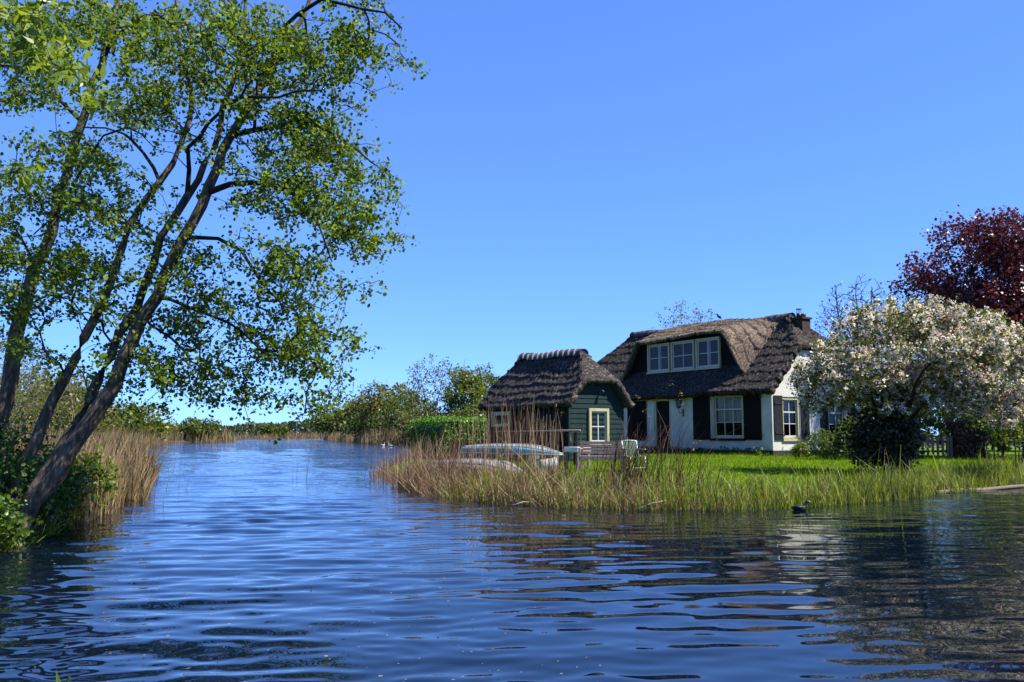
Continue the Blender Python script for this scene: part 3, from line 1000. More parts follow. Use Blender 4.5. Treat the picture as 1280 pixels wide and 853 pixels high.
class Tree:
    def __init__(self, seed):
        self.rg = np.random.default_rng(seed)
        self.pos = np.zeros((40000, 3)); self.par = np.full(40000, -1, int); self.minr = np.zeros(40000)
        self.dir = np.zeros((40000, 3)); self.n = 0
        self.stem = np.full(40000, -1, int)
        self.tips = []                     # (first node, last node) of each twig

    def add(self, p, par, r=0.0, stem=-1):
        i = self.n
        self.pos[i] = p; self.par[i] = par; self.minr[i] = r; self.stem[i] = stem
        if par >= 0:
            d = p - self.pos[par]
            self.dir[i] = d / (np.linalg.norm(d) + 1e-9)
        else:
            self.dir[i] = (0, 0, 1)
        self.n += 1
        return i

    def trunk(self, pts, r0, r1, step=0.25, wob=0.02, join=False, stem=0):
        p = smooth_path(pts, step)
        par = -1
        if join:
            par = int(np.argmin(((self.pos[:self.n] - p[0]) ** 2).sum(1)))
        m = len(p)
        for i, q in enumerate(p):
            q = q + self.rg.normal(0, wob, 3) * (0 < i)
            t = i / max(1, m - 1)
            par = self.add(q, par, r0 + (r1 - r0) * t ** 0.8, stem)
        return self

    def reach(self, targets, step=0.22, up=0.25, droop=0.0, wob=0.03, low=0.6, keep=0.05):
        """grow a branch from the nearest sensible point of the tree to each target"""
        T = np.asarray(targets, float)
        d0 = ((T[:, None] - self.pos[None, :self.n:4]) ** 2).sum(-1).min(1)
        for k in np.argsort(d0):
            t = T[k]
            P = self.pos[:self.n]
            v = t - P
            dist = np.sqrt((v ** 2).sum(1)) + 1e-6
            cost = dist + low * np.maximum(0, P[:, 2] - t[2] + 0.35 * dist) - 0.25 * (v * self.dir[:self.n]).sum(1)
            j = int(np.argmin(cost))
            a = P[j]
            D = dist[j]
            if D < keep: continue
            dd = self.dir[j] * 0.55 + v[j] / D * 0.45
            c1 = a + dd * D * 0.45 + np.array((0, 0, up * D * 0.4))
            c2 = t + np.array((0, 0, droop * D))
            m = max(2, int(D / step))
            par = j
            first = self.n
            for i in range(1, m + 1):
                s = i / m
                p = a * (1 - s) ** 3 + 3 * c1 * s * (1 - s) ** 2 + 3 * c2 * s * s * (1 - s) + t * s ** 3
                if i < m: p = p + self.rg.normal(0, wob * min(1, D), 3)
                par = self.add(p, par)
                if self.n > 39000: return self
            self.tips.append((first, self.n - 1))
        return self

    def radii(self, tip=0.004, e=2.3):
        r = np.zeros(self.n)
        for i in range(self.n - 1, -1, -1):
            rr = max(r[i], tip ** e)
            rr = max(rr, self.minr[i] ** e)
            r[i] = rr
            if self.par[i] >= 0: r[self.par[i]] += rr * 0.96
        rad = r ** (1 / e)
        cap = self.minr[:self.n]
        self.rad = np.where(cap > 0, np.minimum(np.maximum(cap, rad), cap * 1.15), rad)
        for i in range(self.n):
            if self.par[i] >= 0: self.rad[i] = min(self.rad[i], self.rad[self.par[i]])
        return self

    def tubes(self):
        """returns list of (stem id or -1, verts, faces) for chains"""
        n = self.n
        kids = [[] for _ in range(n)]
        for i in range(n):
            if self.par[i] >= 0: kids[self.par[i]].append(i)
        main = [max(k, key=lambda c: (self.stem[c] == self.stem[p] and self.stem[c] >= 0, self.rad[c])) if k else -1 for p, k in enumerate(kids)]
        out = []
        for i in range(n):
            p = self.par[i]
            if p >= 0 and main[p] == i: continue
            ch = [i]
            while main[ch[-1]] >= 0: ch.append(main[ch[-1]])
            pts = self.pos[ch]; rad = self.rad[ch]
            if p >= 0:
                pts = np.vstack([self.pos[p], pts]); rad = np.concatenate([[min(self.rad[p], rad[0] * 1.25)], rad])
            if len(pts) < 2: continue
            rm = rad[0]
            k = 3 if rm < 0.012 else 5 if rm < 0.035 else 8 if rm < 0.08 else 14
            tan = np.gradient(pts, axis=0)
            tan /= np.linalg.norm(tan, axis=1, keepdims=True) + 1e-9
            ref = np.array((0.31, 0.17, 0.93)) if abs(tan[0, 2]) < 0.9 else np.array((0.95, 0.2, 0.1))
            rx = np.cross(tan, ref); rx /= np.linalg.norm(rx, axis=1, keepdims=True) + 1e-9
            ry = np.cross(tan, rx)
            an = np.arange(k) * 2 * math.pi / k
            rr = rad[:, None]
            if k >= 8:
                rr = rr * (1 + 0.10 * (vnoise(np.arange(k)[None, :] * 1.3, np.arange(len(pts))[:, None] * 0.7 + i, 5) - 0.5) * 2)
            ring = pts[:, None] + (rx[:, None] * np.cos(an)[None, :, None] + ry[:, None] * np.sin(an)[None, :, None]) * np.broadcast_to(rr, (len(pts), k))[..., None]
            a = np.arange(len(pts) * k).reshape(len(pts), k)
            b = np.roll(a, -1, 1)
            f = np.stack([a[:-1], b[:-1], b[1:], a[1:]], -1).reshape(-1, 4)
            out.append((self.stem[i], ring.reshape(-1, 3), f))
        return out

    def wood(self, root, trunk_mat, twig_mat, trunk_name='trunk'):
        ts = self.tubes()
        o0 = np.array(root.location)
        for sid in sorted({t[0] for t in ts}):
            vs, fs, base = [], [], 0
            for s, v, f in ts:
                if s != sid: continue
                vs.append(v); fs.append(f + base); base += len(v)
            nm = trunk_name if sid >= 0 else 'branches'
            link(nm, np_mesh(nm, np.concatenate(vs) - o0, np.concatenate(fs), True), trunk_mat if sid >= 0 else twig_mat, root)
            if sid < 0: COL.objects[-1]['kind'] = 'stuff'

    def leaf_points(self, per, spread, frac=0.75, gap=0.0):
        """positions scattered along the outer part of every twig"""
        out = []
        for a, b in self.tips:
            k = max(1, int((b - a + 1) * frac))
            idx = self.rg.integers(b - k + 1, b + 1, per)
            out.append(self.pos[idx] + self.rg.normal(0, spread, (per, 3)))
        return np.concatenate(out)


def leaf_mesh(name, pts, size, rg, shape='oval', up=0.35, var=0.26, tint_of=None, flat=1.0, hang=0.0):
    """one small folded blade per point"""
    n = len(pts)
    nrm = rg.normal(0, 1, (n, 3)); nrm[:, 2] += up * 2.2
    nrm /= np.linalg.norm(nrm, axis=1, keepdims=True)
    ax = rg.normal(0, 1, (n, 3)); ax[:, 2] -= hang
    ax -= nrm * (ax * nrm).sum(1, keepdims=True)
    ax /= np.linalg.norm(ax, axis=1, keepdims=True) + 1e-9
    ay = np.cross(nrm, ax)
    s = size * np.exp(rg.normal(0, var, n))[:, None, None]
    if shape == 'oval':
        c = np.array([(0, 0, 0), (0.35, 0.42, .10), (0.8, 0.36, .08), (1.0, 0, 0), (0.8, -0.36, .08), (0.35, -0.42, .10)])
        f0 = np.array([(0, 1, 2, 3), (0, 3, 4, 5)])
    elif shape == 'lance':
        c = np.array([(0, 0, 0), (0.35, 0.13, .04), (1.0, 0, -.1), (0.35, -0.13, .04)])
        f0 = np.array([(0, 1, 2, 3)])
    elif shape == 'petal':
        c = np.array([(-.5, -.4, 0), (.45, -.5, .12), (.5, .45, 0), (-.45, .5, .12)])
        f0 = np.array([(0, 1, 2, 3)])
    else:
        c = np.array([(-.55, -.3, 0), (.2, -.55, .15), (.6, .25, 0), (-.25, .5, .15)])
        f0 = np.array([(0, 1, 2, 3)])
    k = len(c)
    v = pts[:, None] + s * (ax[:, None] * c[None, :, 0, None] + ay[:, None] * c[None, :, 1, None] * flat + nrm[:, None] * c[None, :, 2, None])
    f = (f0[None] + (np.arange(n) * k)[:, None, None]).reshape(-1, 4)
    t = rg.random(n) if tint_of is None else np.clip(tint_of, 0, 1)
    return np_mesh(name, v.reshape(-1, 3), f, False, np.repeat(t, k))


def crown(root, name, pts, size, mat, rg, kind='stuff', **kw):
    o0 = np.array(root.location)
    o = link(name, leaf_mesh(name, pts - o0, size, rg, **kw), mat, root)
    if kind: o['kind'] = kind
    return o


def ellipsoid(rg, n, c, r, inner=0.0, lower=-1.0):
    out = np.zeros((0, 3))
    while len(out) < n:
        p = rg.normal(0, 1, (n * 2, 3))
        p /= np.linalg.norm(p, axis=1, keepdims=True)
        p *= (inner ** 3 + (1 - inner ** 3) * rg.random((n * 2, 1))) ** (1 / 3)
        p = p[p[:, 2] > lower]
        out = np.vstack([out, p])
    return np.asarray(c) + out[:n] * np.asarray(r)


def gz(x, y):
    return float(ground_z(np.array([x]), np.array([y]))[0])


def blades(name, pts, h, rg, mat, w=0.012, lean=0.18, bend=0.25, levels=3, wind=(0.3, 0.0), parent=None, tint=None, taper=0.15, hvar=0.3):
    """grass or reed blades standing at pts (n,3): tapered strips, bent over"""
    n = len(pts)
    h = np.broadcast_to(np.asarray(h, float), (n,)) * np.exp(rg.normal(0, hvar, n))
    az = rg.random(n) * 2 * math.pi
    l = rg.normal(0, lean, (n, 2)) + np.array(wind) * 0.3
    bd = rg.normal(0, bend, (n, 2)) + np.array(wind) * bend
    side = np.stack([np.cos(az), np.sin(az), np.zeros(n)], -1)
    rows = []
    for k in range(levels + 1):
        t = k / levels
        off = np.concatenate([(l * t + bd * t ** 2.4) * h[:, None], (h * t * (1 - 0.10 * t * np.hypot(bd[:, 0], bd[:, 1])))[:, None]], 1)
        ww = w * (1 - (1 - taper) * t ** 1.5) / 2
        c = pts + off
        rows += [c - side * ww, c + side * ww]
    v = np.stack(rows, 1)
    k = 2 * (levels + 1)
    f0 = np.array([(2 * i, 2 * i + 1, 2 * i + 3, 2 * i + 2) for i in range(levels)])
    f = (f0[None] + (np.arange(n) * k)[:, None, None]).reshape(-1, 4)
    t = rg.random(n) if tint is None else np.clip(tint, 0, 1)
    return link(name, np_mesh(name, v.reshape(-1, 3), f, False, np.repeat(t, k)), mat, parent)


def shore_points(poly, i0, i1, n, rg, d0, d1, power=1.0):
    """points scattered inland (d0..d1) of the shoreline between polygon corners i0..i1"""
    p = poly[i0:i1 + 1]
    seg = np.linalg.norm(np.diff(p, axis=0), axis=1)
    cs = np.concatenate([[0], np.cumsum(seg)])
    s = rg.random(n) * cs[-1]
    k = np.clip(np.searchsorted(cs, s) - 1, 0, len(seg) - 1)
    t = (s - cs[k]) / seg[k]
    q = p[k] + (p[k + 1] - p[k]) * t[:, None]
    dr = (p[k + 1] - p[k]) / seg[k][:, None]
    inl = np.stack([-dr[:, 1], dr[:, 0]], -1)
    d = d0 + (d1 - d0) * rg.random(n) ** power
    q = q + inl * d[:, None]
    return q, s / cs[-1], d


def on_ground(q, sink=0.02):
    z = np.maximum(ground_z(q[:, 0], q[:, 1]), -0.25) - sink
    return np.column_stack([q, z])


# ------------------------------------------------------------------ alder leaning over the water
def px_path(l):
    return [tuple(at(*p)) for p in l]


def build_alder():
    root = empty('alder_tree', tuple(at(22, 664, 10.6)))
    tag(root, 'three-stemmed alder leaning far out over the water on the left bank', 'tree')
    t = Tree(3)
    t.trunk(px_path([(8, 690, 10.5), (29, 654, 10.6), (66, 592, 10.7), (111, 530, 10.8), (152, 457, 10.9), (180, 399, 11.0), (197, 370, 11.0), (230, 300, 11.1),
                     (262, 234, 11.2), (291, 169, 11.4), (309, 136, 11.5), (330, 95, 11.7), (356, 61, 11.8), (384, 9, 12.0), (400, -40, 12.1)]), .115, .028, stem=0)
    t.trunk(px_path([(14, 672, 10.8), (45, 610, 10.9), (98, 526, 11.1), (135, 444, 11.3), (168, 387, 11.4), (201, 300, 11.5), (234, 244, 11.6), (267, 183, 11.7),
                     (281, 136, 11.8), (300, 70, 12.0), (305, -10, 12.2)]), .09, .022, join=True, stem=1)
    t.trunk(px_path([(10, 668, 11.0), (20, 610, 11.2), (31, 580, 11.3), (68, 502, 11.5), (107, 420, 11.7), (136, 361, 11.8), (164, 281, 11.9), (201, 230, 12.0),
                     (230, 178, 12.1), (240, 120, 12.2), (222, 50, 12.3), (215, -20, 12.4)]), .09, .02, join=True, stem=2)
    # main limbs
    for l, r in (([(262, 240, 11.2), (290, 233, 11.0), (330, 232, 10.8), (370, 246, 10.6), (400, 288, 10.5), (420, 330, 10.4)], .045),
                 ([(291, 169, 11.4), (320, 158, 11.2), (370, 154, 10.9), (420, 165, 10.7), (465, 200, 10.5)], .04),
                 ([(232, 297, 11.1), (270, 300, 10.8), (303, 312, 10.6), (330, 352, 10.4), (352, 392, 10.3)], .035),
                 ([(234, 244, 11.6), (240, 190, 11.3), (262, 150, 11.0), (285, 128, 10.8), (340, 120, 10.4), (400, 110, 10.1)], .035),
                 ([(330, 95, 11.7), (352, 40, 11.3), (400, 5, 11.0), (455, 10, 10.7), (500, 30, 10.5)], .04),
                 ([(201, 230, 12.0), (180, 190, 12.2), (150, 165, 12.4), (100, 160, 12.6)], .03),
                 ([(164, 281, 11.9), (120, 262, 12.1), (80, 262, 12.3), (40, 290, 12.5)], .028),
                 ([(168, 387, 11.4), (190, 400, 11.0), (215, 420, 10.8), (240, 452, 10.6)], .022),
                 ([(197, 372, 11.0), (235, 385, 10.7), (280, 400, 10.5), (320, 440, 10.4)], .026)):
        t.trunk(px_path(l), r, .010, join=True, wob=.03, stem=-1)
    rg = t.rg
    blobs = [(400, 55, 90, 60, 120), (455, 25, 50, 45, 45), (490, 40, 24, 22, 14), (300, 100, 110, 70, 130), (410, 165, 75, 70, 130), (440, 250, 52, 55, 90), (470, 295, 34, 24, 32),
             (345, 225, 90, 55, 100), (385, 325, 80, 60, 105), (405, 415, 42, 60, 60), (340, 410, 70, 65, 85), (265, 415, 60, 65, 75), (230, 340, 60, 60, 55),
             (160, 240, 80, 75, 75), (80, 300, 70, 70, 60), (45, 390, 55, 70, 50), (130, 375, 55, 60, 45), (180, 465, 50, 42, 40), (205, 130, 90, 55, 85), (60, 215, 60, 55, 35),
             (240, 30, 90, 45, 85), (310, 470, 60, 35, 35), (400, 480, 34, 26, 16), (225, 480, 40, 32, 22), (330, 20, 70, 40, 55), (20, 330, 40, 60, 25)]
    T = []
    for x, y, rx, ry, n in blobs:
        m = max(2, int(n * 1.75 / 13))
        p = rg.normal(0, 1, (m, 3)); p /= np.linalg.norm(p, axis=1, keepdims=True)
        p *= rg.random((m, 1)) ** 0.42
        for i in range(m):                       # flat sprays that droop towards the water
            c = np.array(tuple(at(x - 14 + p[i, 0] * rx * .86, y + p[i, 1] * ry * .9, 11.2 + p[i, 2] * 1.55)))
            o = rg.normal(0, 1, (13, 3)) * (.27, .34, .06)
            o[:, 2] -= .32 * o[:, 0] + .25 * np.abs(o[:, 0])
            T += [c + q for q in o]
    T = np.array([tuple(q) for q in T])
    t.reach(T, 0.16, up=0.22, droop=0.12, wob=0.03, low=0.25)
    # thin twigs hanging towards the water
    H = []
    for x, y in ((430, 490), (441, 470), (392, 505), (352, 500), (330, 505), (300, 505), (268, 500), (240, 502), (210, 512), (172, 520), (150, 505), (120, 500), (415, 500), (440, 445), (452, 372),
                 (470, 360), (510, 308), (494, 235), (360, 512), (283, 512), (386, 520)):
        for k in range(2):
            H.append(tuple(at(x + rg.normal(0, 6), y - 6 + rg.normal(0, 8), 10.9 + rg.normal(0, .6))))
    t.reach(np.array(H), 0.12, up=0.1, droop=0.45, wob=0.02, low=0.0)
    t.radii(0.0042, 2.5)
    t.wood(root, M['bark'], M['bark_dark'])
    pts = t.leaf_points(24, 0.055, 0.9)
    pts = pts[rg.random(len(pts)) < 0.30 + 0.75 * vnoise(pts[:, 0] * 1.9 + 5, pts[:, 2] * 1.9 + pts[:, 1] * .6, 12)]
    crown(root, 'crown', pts, 0.043, M['leaf_alder'], rg, shape='oval', up=0.25, hang=0.4, var=0.22)
    return t


build_alder()


def build_back_alder():
    root = empty('alder_tree', tuple(at(-25, 580, 12.6)))
    tag(root, 'single-stemmed alder at the left edge, its trunk partly cut off by the frame', 'tree')
    t = Tree(8)
    t.trunk(px_path([(-22, 590, 12.4), (0, 526, 12.5), (16, 444, 12.6), (29, 391, 12.7), (42, 347, 12.8), (70, 267, 12.9), (94, 178, 13.0), (105, 131, 13.0), (127, 80, 13.1), (141, 23, 13.2), (150, -40, 13.3)]), .125, .035, stem=0)
    for l, r in (([(70, 267, 12.9), (95, 230, 12.7), (130, 165, 12.4), (160, 160, 12.2), (180, 175, 12.1)], .03),
                 ([(100, 150, 13), (70, 118, 12.8), (40, 112, 12.6), (0, 125, 12.4)], .035),
                 ([(135, 60, 13.1), (165, 30, 12.9), (200, 22, 12.6), (225, 35, 12.3)], .028),
                 ([(128, 82, 13.1), (150, 38, 13.0), (175, 35, 12.8), (205, 48, 12.5)], .025),
                 ([(45, 340, 12.8), (30, 300, 12.9), (10, 280, 13), (-20, 290, 13)], .03),
                 ([(30, 390, 12.7), (60, 370, 12.4), (90, 375, 12.2), (110, 400, 12)], .022)):
        t.trunk(px_path(l), r, .01, join=True, wob=.03, stem=-1)
    rg = t.rg
    T = []
    for x, y, rx, ry, n in ((150, 25, 70, 45, 50), (60, 45, 70, 45, 60), (30, 115, 50, 30, 30), (110, 200, 70, 40, 40), (30, 260, 60, 50, 35), (90, 330, 60, 50, 35), (-20, 60, 60, 90, 40), (-10, 350, 60, 80, 30), (190, 60, 50, 40, 25)):
        p = rg.normal(0, 1, (n, 3)); p /= np.linalg.norm(p, axis=1, keepdims=True)
        p *= rg.random((n, 1)) ** 0.45
        for q in p: T.append(tuple(at(x + q[0] * rx, y + q[1] * ry, 12.9 + q[2] * 1.5)))
    t.reach(np.array(T), 0.18, up=0.2, droop=0.1, wob=0.03, low=0.25)
    t.radii(0.0034, 2.5)
    t.wood(root, M['bark'], M['bark_dark'])
    crown(root, 'crown', t.leaf_points(34, 0.065, 0.9), 0.047, M['leaf_alder'], rg, shape='oval', up=0.25, hang=0.4, var=0.22)


build_back_alder()


def build_willow():
    base = (-4.9, 4.4, gz(-6.0, 4.4))
    root = empty('willow_tree', (-6.0, 4.4, base[2]))
    tag(root, 'willow beyond the left edge, its bright pointed leaves hanging into the top left corner', 'tree')
    t = Tree(21)
    t.trunk([(-6.0, 4.4, base[2]), (-5.9, 4.5, 1.2), (-5.6, 4.6, 2.3), (-5.2, 4.7, 3.2), (-4.9, 4.8, 4.0)], .16, .06, stem=0)
    for l, r in (([(-5.2, 4.7, 3.2), tuple(at(-60, 60, 4.8)), tuple(at(0, 80, 4.9)), tuple(at(50, 85, 5.0)), tuple(at(100, 125, 5.0))], .02),
                 ([(-5.5, 4.6, 2.5), tuple(at(-60, 205, 4.7)), tuple(at(0, 218, 4.8)), tuple(at(25, 214, 4.8))], .012),
                 ([(-4.9, 4.8, 4.0), tuple(at(-30, 0, 5.0)), tuple(at(20, 10, 5.1)), tuple(at(55, 15, 5.1))], .018)):
        t.trunk(l, r, .005, join=True, wob=.012, stem=-1)
    rg = t.rg
    T = []
    for x, y, rx, ry, n in ((30, 15, 60, 25, 40), (35, 62, 55, 25, 46), (75, 80, 50, 26, 32), (110, 118, 22, 14, 9), (22, 216, 24, 10, 10), (-30, 40, 50, 60, 25)):
        for k in range(n):
            T.append(tuple(at(x + rg.normal(0, .45) * rx, y + rg.normal(0, .5) * ry, 4.9 + rg.normal(0, .16))))
    t.reach(np.array(T), 0.06, up=0.15, droop=0.1, wob=0.015, low=0.1)
    t.radii(0.002, 2.5)
    t.wood(root, M['bark'], M['twig'])
    crown(root, 'crown', t.leaf_points(9, 0.03, 0.85), 0.075, M['leaf_willow'], rg, shape='lance', up=0.1, hang=0.2, flat=1.15)


build_willow()

# ------------------------------------------------------------------ garden trees and shrubs
def apple():
    base = np.array(tuple(at(1128, 586, 22.0)))
    base[2] = gz(base[0], base[1]) - .03
    root = empty('apple_tree', tuple(base))
    tag(root, 'broad apple tree covered in pale pink blossom on the lawn beside the house', 'tree')
    t = Tree(31)
    b = Vector(base)
    t.trunk([b, b + Vector((.03, 0, .5)), b + Vector((-.05, .1, 1.0)), b + Vector((.05, .2, 1.5)), b + Vector((.3, .4, 2.3))], .15, .07, stem=0)
    for e in ((-2.0, 0.2, 2.7), (-1.2, 1.2, 3.3), (0.9, .8, 3.5), (1.9, 0, 2.6), (0.2, -1.3, 2.7), (1.6, 1.4, 2.8), (-1.0, -1.0, 2.4)):
        m = b + Vector((e[0] * .45, e[1] * .45, 1.35 + (e[2] - 1.3) * .55))
        t.trunk([b + Vector((0, .05, 1.1)), m, b + Vector(e)], .06, .02, join=True, stem=-1, wob=.04)
    rg = t.rg
    c = b + Vector((0.32, 0.4, 0))
    cc = ellipsoid(rg, 46, (c.x + .3, c.y, 3.2), (2.4, 2.1, 1.25), .55)
    T = [np.concatenate([ellipsoid(rg, 13, q, (.72, .7, .42), .2) for q in cc]),
         ellipsoid(rg, 120, (c.x - 1.85, c.y + .1, 2.6), (.85, 1.3, .85), .2),
         ellipsoid(rg, 150, (c.x + 2.4, c.y + .1, 2.7), (1.3, 1.6, 1.35), .2),
         ellipsoid(rg, 90, (c.x + 0.2, c.y, 4.2), (1.5, 1.2, .5), .2),
         ellipsoid(rg, 130, (c.x - .1, c.y - .1, 2.35), (1.7, 1.5, .75), .2),
         ]
    T = np.concatenate(T)
    T = T[T[:, 2] > 1.55 + .3 * vnoise(T[:, 0] * 1.3, T[:, 1], 3)]
    t.reach(T, 0.16, up=.15, droop=.05, wob=.03, low=.2)
    t.radii(.0035, 2.5)
    t.wood(root, M['bark_dark'], M['bark_dark'])
    p = t.leaf_points(30, 0.10, 0.8)
    crown(root, 'crown', p, 0.055, M['leaf_apple'], rg, shape='quad', up=.2)
    # blossom sits in bunches
    bun = t.leaf_points(24, 0.075, 0.85)
    keep = rg.random(len(bun)) < -0.05 + 1.1 * vnoise(bun[:, 0] * 1.5, bun[:, 2] * 1.8 + bun[:, 1], 17)
    bun = bun[keep]
    q = np.repeat(bun, 6, 0) + rg.normal(0, .028, (len(bun) * 6, 3))
    ti = np.repeat(rg.normal(.58, .22, len(bun)), 6) + rg.normal(0, .15, len(q))
    crown(root, 'blossom', q, 0.034, M['blossom'], rg, shape='petal', up=.3, tint_of=ti)


apple()


def simple_tree(name, label, cat, x, y, h, cr, cz, crz, mat, seed, nt=160, per=24, leaf=0.09, bark='bark_dark', r0=.13, stems=1, lean=(0, 0), sp=0.16, group=None, low=0.4, step=.3, inner=.25, twig=None, shape='quad', tip=.006, z0=None, clumps=0, up=.2, wob=.05, rise=.3):
    """tree with tapered trunk, grown limbs and leafy crown. cr crown radius, cz crown centre height, crz half height"""
    z = gz(x, y) if z0 is None else z0
    root = empty(name, (x, y, z))
    tag(root, label, cat, group)
    t = Tree(seed)
    rg = t.rg
    for s in range(stems):
        a = s * 2.4 + seed
        o = (0.0 if stems == 1 else .14)
        k = .0 if stems == 1 else cr * .35
        t.trunk([(x + o * math.cos(a), y + o * math.sin(a), z - .05),
                 (x + o * math.cos(a) * 2 + lean[0] * .3 + rg.normal(0, .05), y + o * math.sin(a) * 2 + lean[1] * .3, z + h * .3),
                 (x + k * math.cos(a) + lean[0] * .7 + rg.normal(0, .08), y + k * math.sin(a) + lean[1] * .7, z + h * .62),
                 (x + k * 1.3 * math.cos(a) + lean[0], y + k * 1.3 * math.sin(a) + lean[1], z + h * .93)], r0, r0 * .15, step=step, wob=.02 * h / 5, stem=s, join=False)
    c = (x + lean[0] * .7, y + lean[1] * .7, z + cz)
    if clumps:
        cs = ellipsoid(rg, clumps, c, (cr * .78, cr * .78, crz * .8), .3)
        T = np.concatenate([ellipsoid(rg, max(3, nt // clumps), q, (cr * .42, cr * .42, crz * .34), .1) for q in cs])
    else:
        T = ellipsoid(rg, nt, c, (cr, cr, crz), inner)
    T = T[T[:, 2] > z + .12]
    t.reach(T, step, up=rise, droop=.02 if rise < .4 else -.1, wob=wob, low=low)
    t.radii(tip, 2.4)
    t.wood(root, M[bark], M[twig or bark])
    if per:
        crown(root, 'crown', t.leaf_points(per, sp, .75), leaf, mat, rg, shape=shape, up=up)
    return root


# copper beech, bare tree, garden shrubs
simple_tree('copper_beech', 'tall copper beech with dark red leaves rising behind the blossoming apple tree', 'tree', 20.0, 34.6, 9.0, 4.0, 6.7, 3.0, M['leaf_copper'], 41, 900, 44, .09, 'bark_dark', .19, clumps=30, sp=.2, low=.5, shape='quad')
simple_tree('bare_tree', 'leafless tree with fine dark twigs between the chimney and the copper beech', 'tree', 19.7, 50.0, 10.0, 2.5, 7.0, 2.9, M['leaf_brown'], 42, 480, 3, .06, 'twig', .12, stems=3, sp=.05, low=1.6, step=.35, tip=.013, wob=.02, rise=.5)
simple_tree('young_birch', 'thin young birch with pale green leaves showing above the dormer roof', 'tree', 12.9, 70.0, 11.4, 1.9, 8.6, 3.1, M['leaf_fresh'], 43, 110, 14, .10, 'bark_pale', .1, sp=.2, low=.8, tip=.012, stems=2)
simple_tree('young_birch', 'sparser thin birch standing behind the house ridge beside the crow', 'tree', 15.0, 70.0, 11.0, 1.1, 8.8, 2.8, M['leaf_olive'], 44, 60, 8, .10, 'bark_pale', .08, sp=.18, low=.8, tip=.012)
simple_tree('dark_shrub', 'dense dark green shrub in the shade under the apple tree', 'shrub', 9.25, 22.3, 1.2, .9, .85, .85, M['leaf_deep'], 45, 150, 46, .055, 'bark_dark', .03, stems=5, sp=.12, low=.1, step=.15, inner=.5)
simple_tree('leafy_shrub', 'low leafy green shrub against the white gable wall', 'shrub', 11.3, 31.6, .9, .75, .55, .5, M['leaf_mid'], 46, 70, 30, .06, 'bark_dark', .02, stems=4, sp=.09, low=.1, step=.15)
simple_tree('leafy_shrub', 'round green shrub under the gable windows, behind the dark shrub', 'shrub', 12.6, 32.0, 1.3, 1.0, .75, .75, M['leaf_mid'], 47, 100, 30, .065, 'bark_dark', .02, stems=4, sp=.1, low=.1, step=.15)
simple_tree('leafy_shrub', 'small bright green plant at the foot of the house corner', 'shrub', 10.55, 32.6, .5, .34, .3, .28, M['leaf_fresh'], 48, 30, 24, .06, 'bark_dark', .012, stems=3, sp=.06, low=.1, step=.1)
simple_tree('garden_bush', 'bright green leafy bush behind the fence under the blossom', 'bush', 19.6, 36.0, 2.2, 1.9, 1.55, .95, M['leaf_fresh'], 49, 170, 30, .08, 'bark_dark', .03, stems=4, sp=.13, low=.1, step=.2)
simple_tree('garden_bush', 'loose upright bush with bare stems at the right edge of the lawn', 'bush', 13.9, 24.8, 2.3, 1.0, 1.65, .9, M['leaf_fresh'], 50, 80, 18, .07, 'bark_dark', .022, stems=6, sp=.1, low=.3, step=.18)
simple_tree('garden_bush', 'green bush filling the right edge behind the copper beech trunk', 'bush', 22.5, 38.5, 2.6, 2.1, 1.7, 1.2, M['leaf_fresh'], 51, 160, 30, .09, 'bark_dark', .03, stems=4, sp=.14, low=.1, step=.25)
simple_tree('garden_bush', 'mid green bush in the shade between gable and picket fence', 'bush', 16.4, 37.4, 2.0, 1.6, 1.2, .95, M['leaf_mid'], 52, 120, 30, .08, 'bark_dark', .03, stems=4, sp=.13, low=.1, step=.25)


def hedge(name, label, x, y, rz, lx, ly, h, mat, core, n, leaf, seed, z=None):
    z = gz(x, y) if z is None else z
    root = empty(name, (x, y, z), rz)
    tag(root, label, 'hedge')
    rg = np.random.default_rng(seed)
    MB().box(.1, lx - .1, .1, ly - .1, -.05, h - .1).build('core', core, root)
    a = np.array([lx * h, lx * h, ly * h, ly * h, lx * ly * 1.3])
    k = rg.choice(5, n, p=a / a.sum())
    u, v = rg.random(n), rg.random(n)
    p = np.zeros((n, 3))
    for i, (fx, fy, fz) in enumerate(((lambda u, v: (u * lx, 0 * u, v * h)), (lambda u, v: (u * lx, ly + 0 * u, v * h)), (lambda u, v: (0 * u, u * ly, v * h)),
                                      (lambda u, v: (lx + 0 * u, u * ly, v * h)), (lambda u, v: (u * lx, v * ly, h + 0 * u)))[i](u, v) for i in range(5)):
        p[k == i] = np.stack([fx, fy, fz], -1)[k == i]
    p += rg.normal(0, .045, p.shape) + ((vnoise(p[:, 0] * 2.5 + p[:, 1], p[:, 2] * 2.5, seed) - .5) * .12)[:, None] * np.array((1, -1, 1))
    o = link('foliage', leaf_mesh('foliage', p, leaf, rg, 'quad', .3), mat, root)
    o['kind'] = 'stuff'
    return root


hc = at(561, 544, 35.0)
hedge('clipped_hedge', 'clipped bright green box hedge at the left end of the shed', hc.x - .12, 35.0, math.atan2(.555, .8315), 2.7, 3.0, 1.58, M['leaf_hedge'], M['leaf_deep'], 15000, .05, 60)
hedge('beech_hedge', 'clipped brown-leaved hedge beyond the lawn, left of the copper beech trunk', 17.05, 34.2, .15, 1.35, .6, 1.4, M['leaf_brown'], M['bark_dark'], 3200, .06, 61)


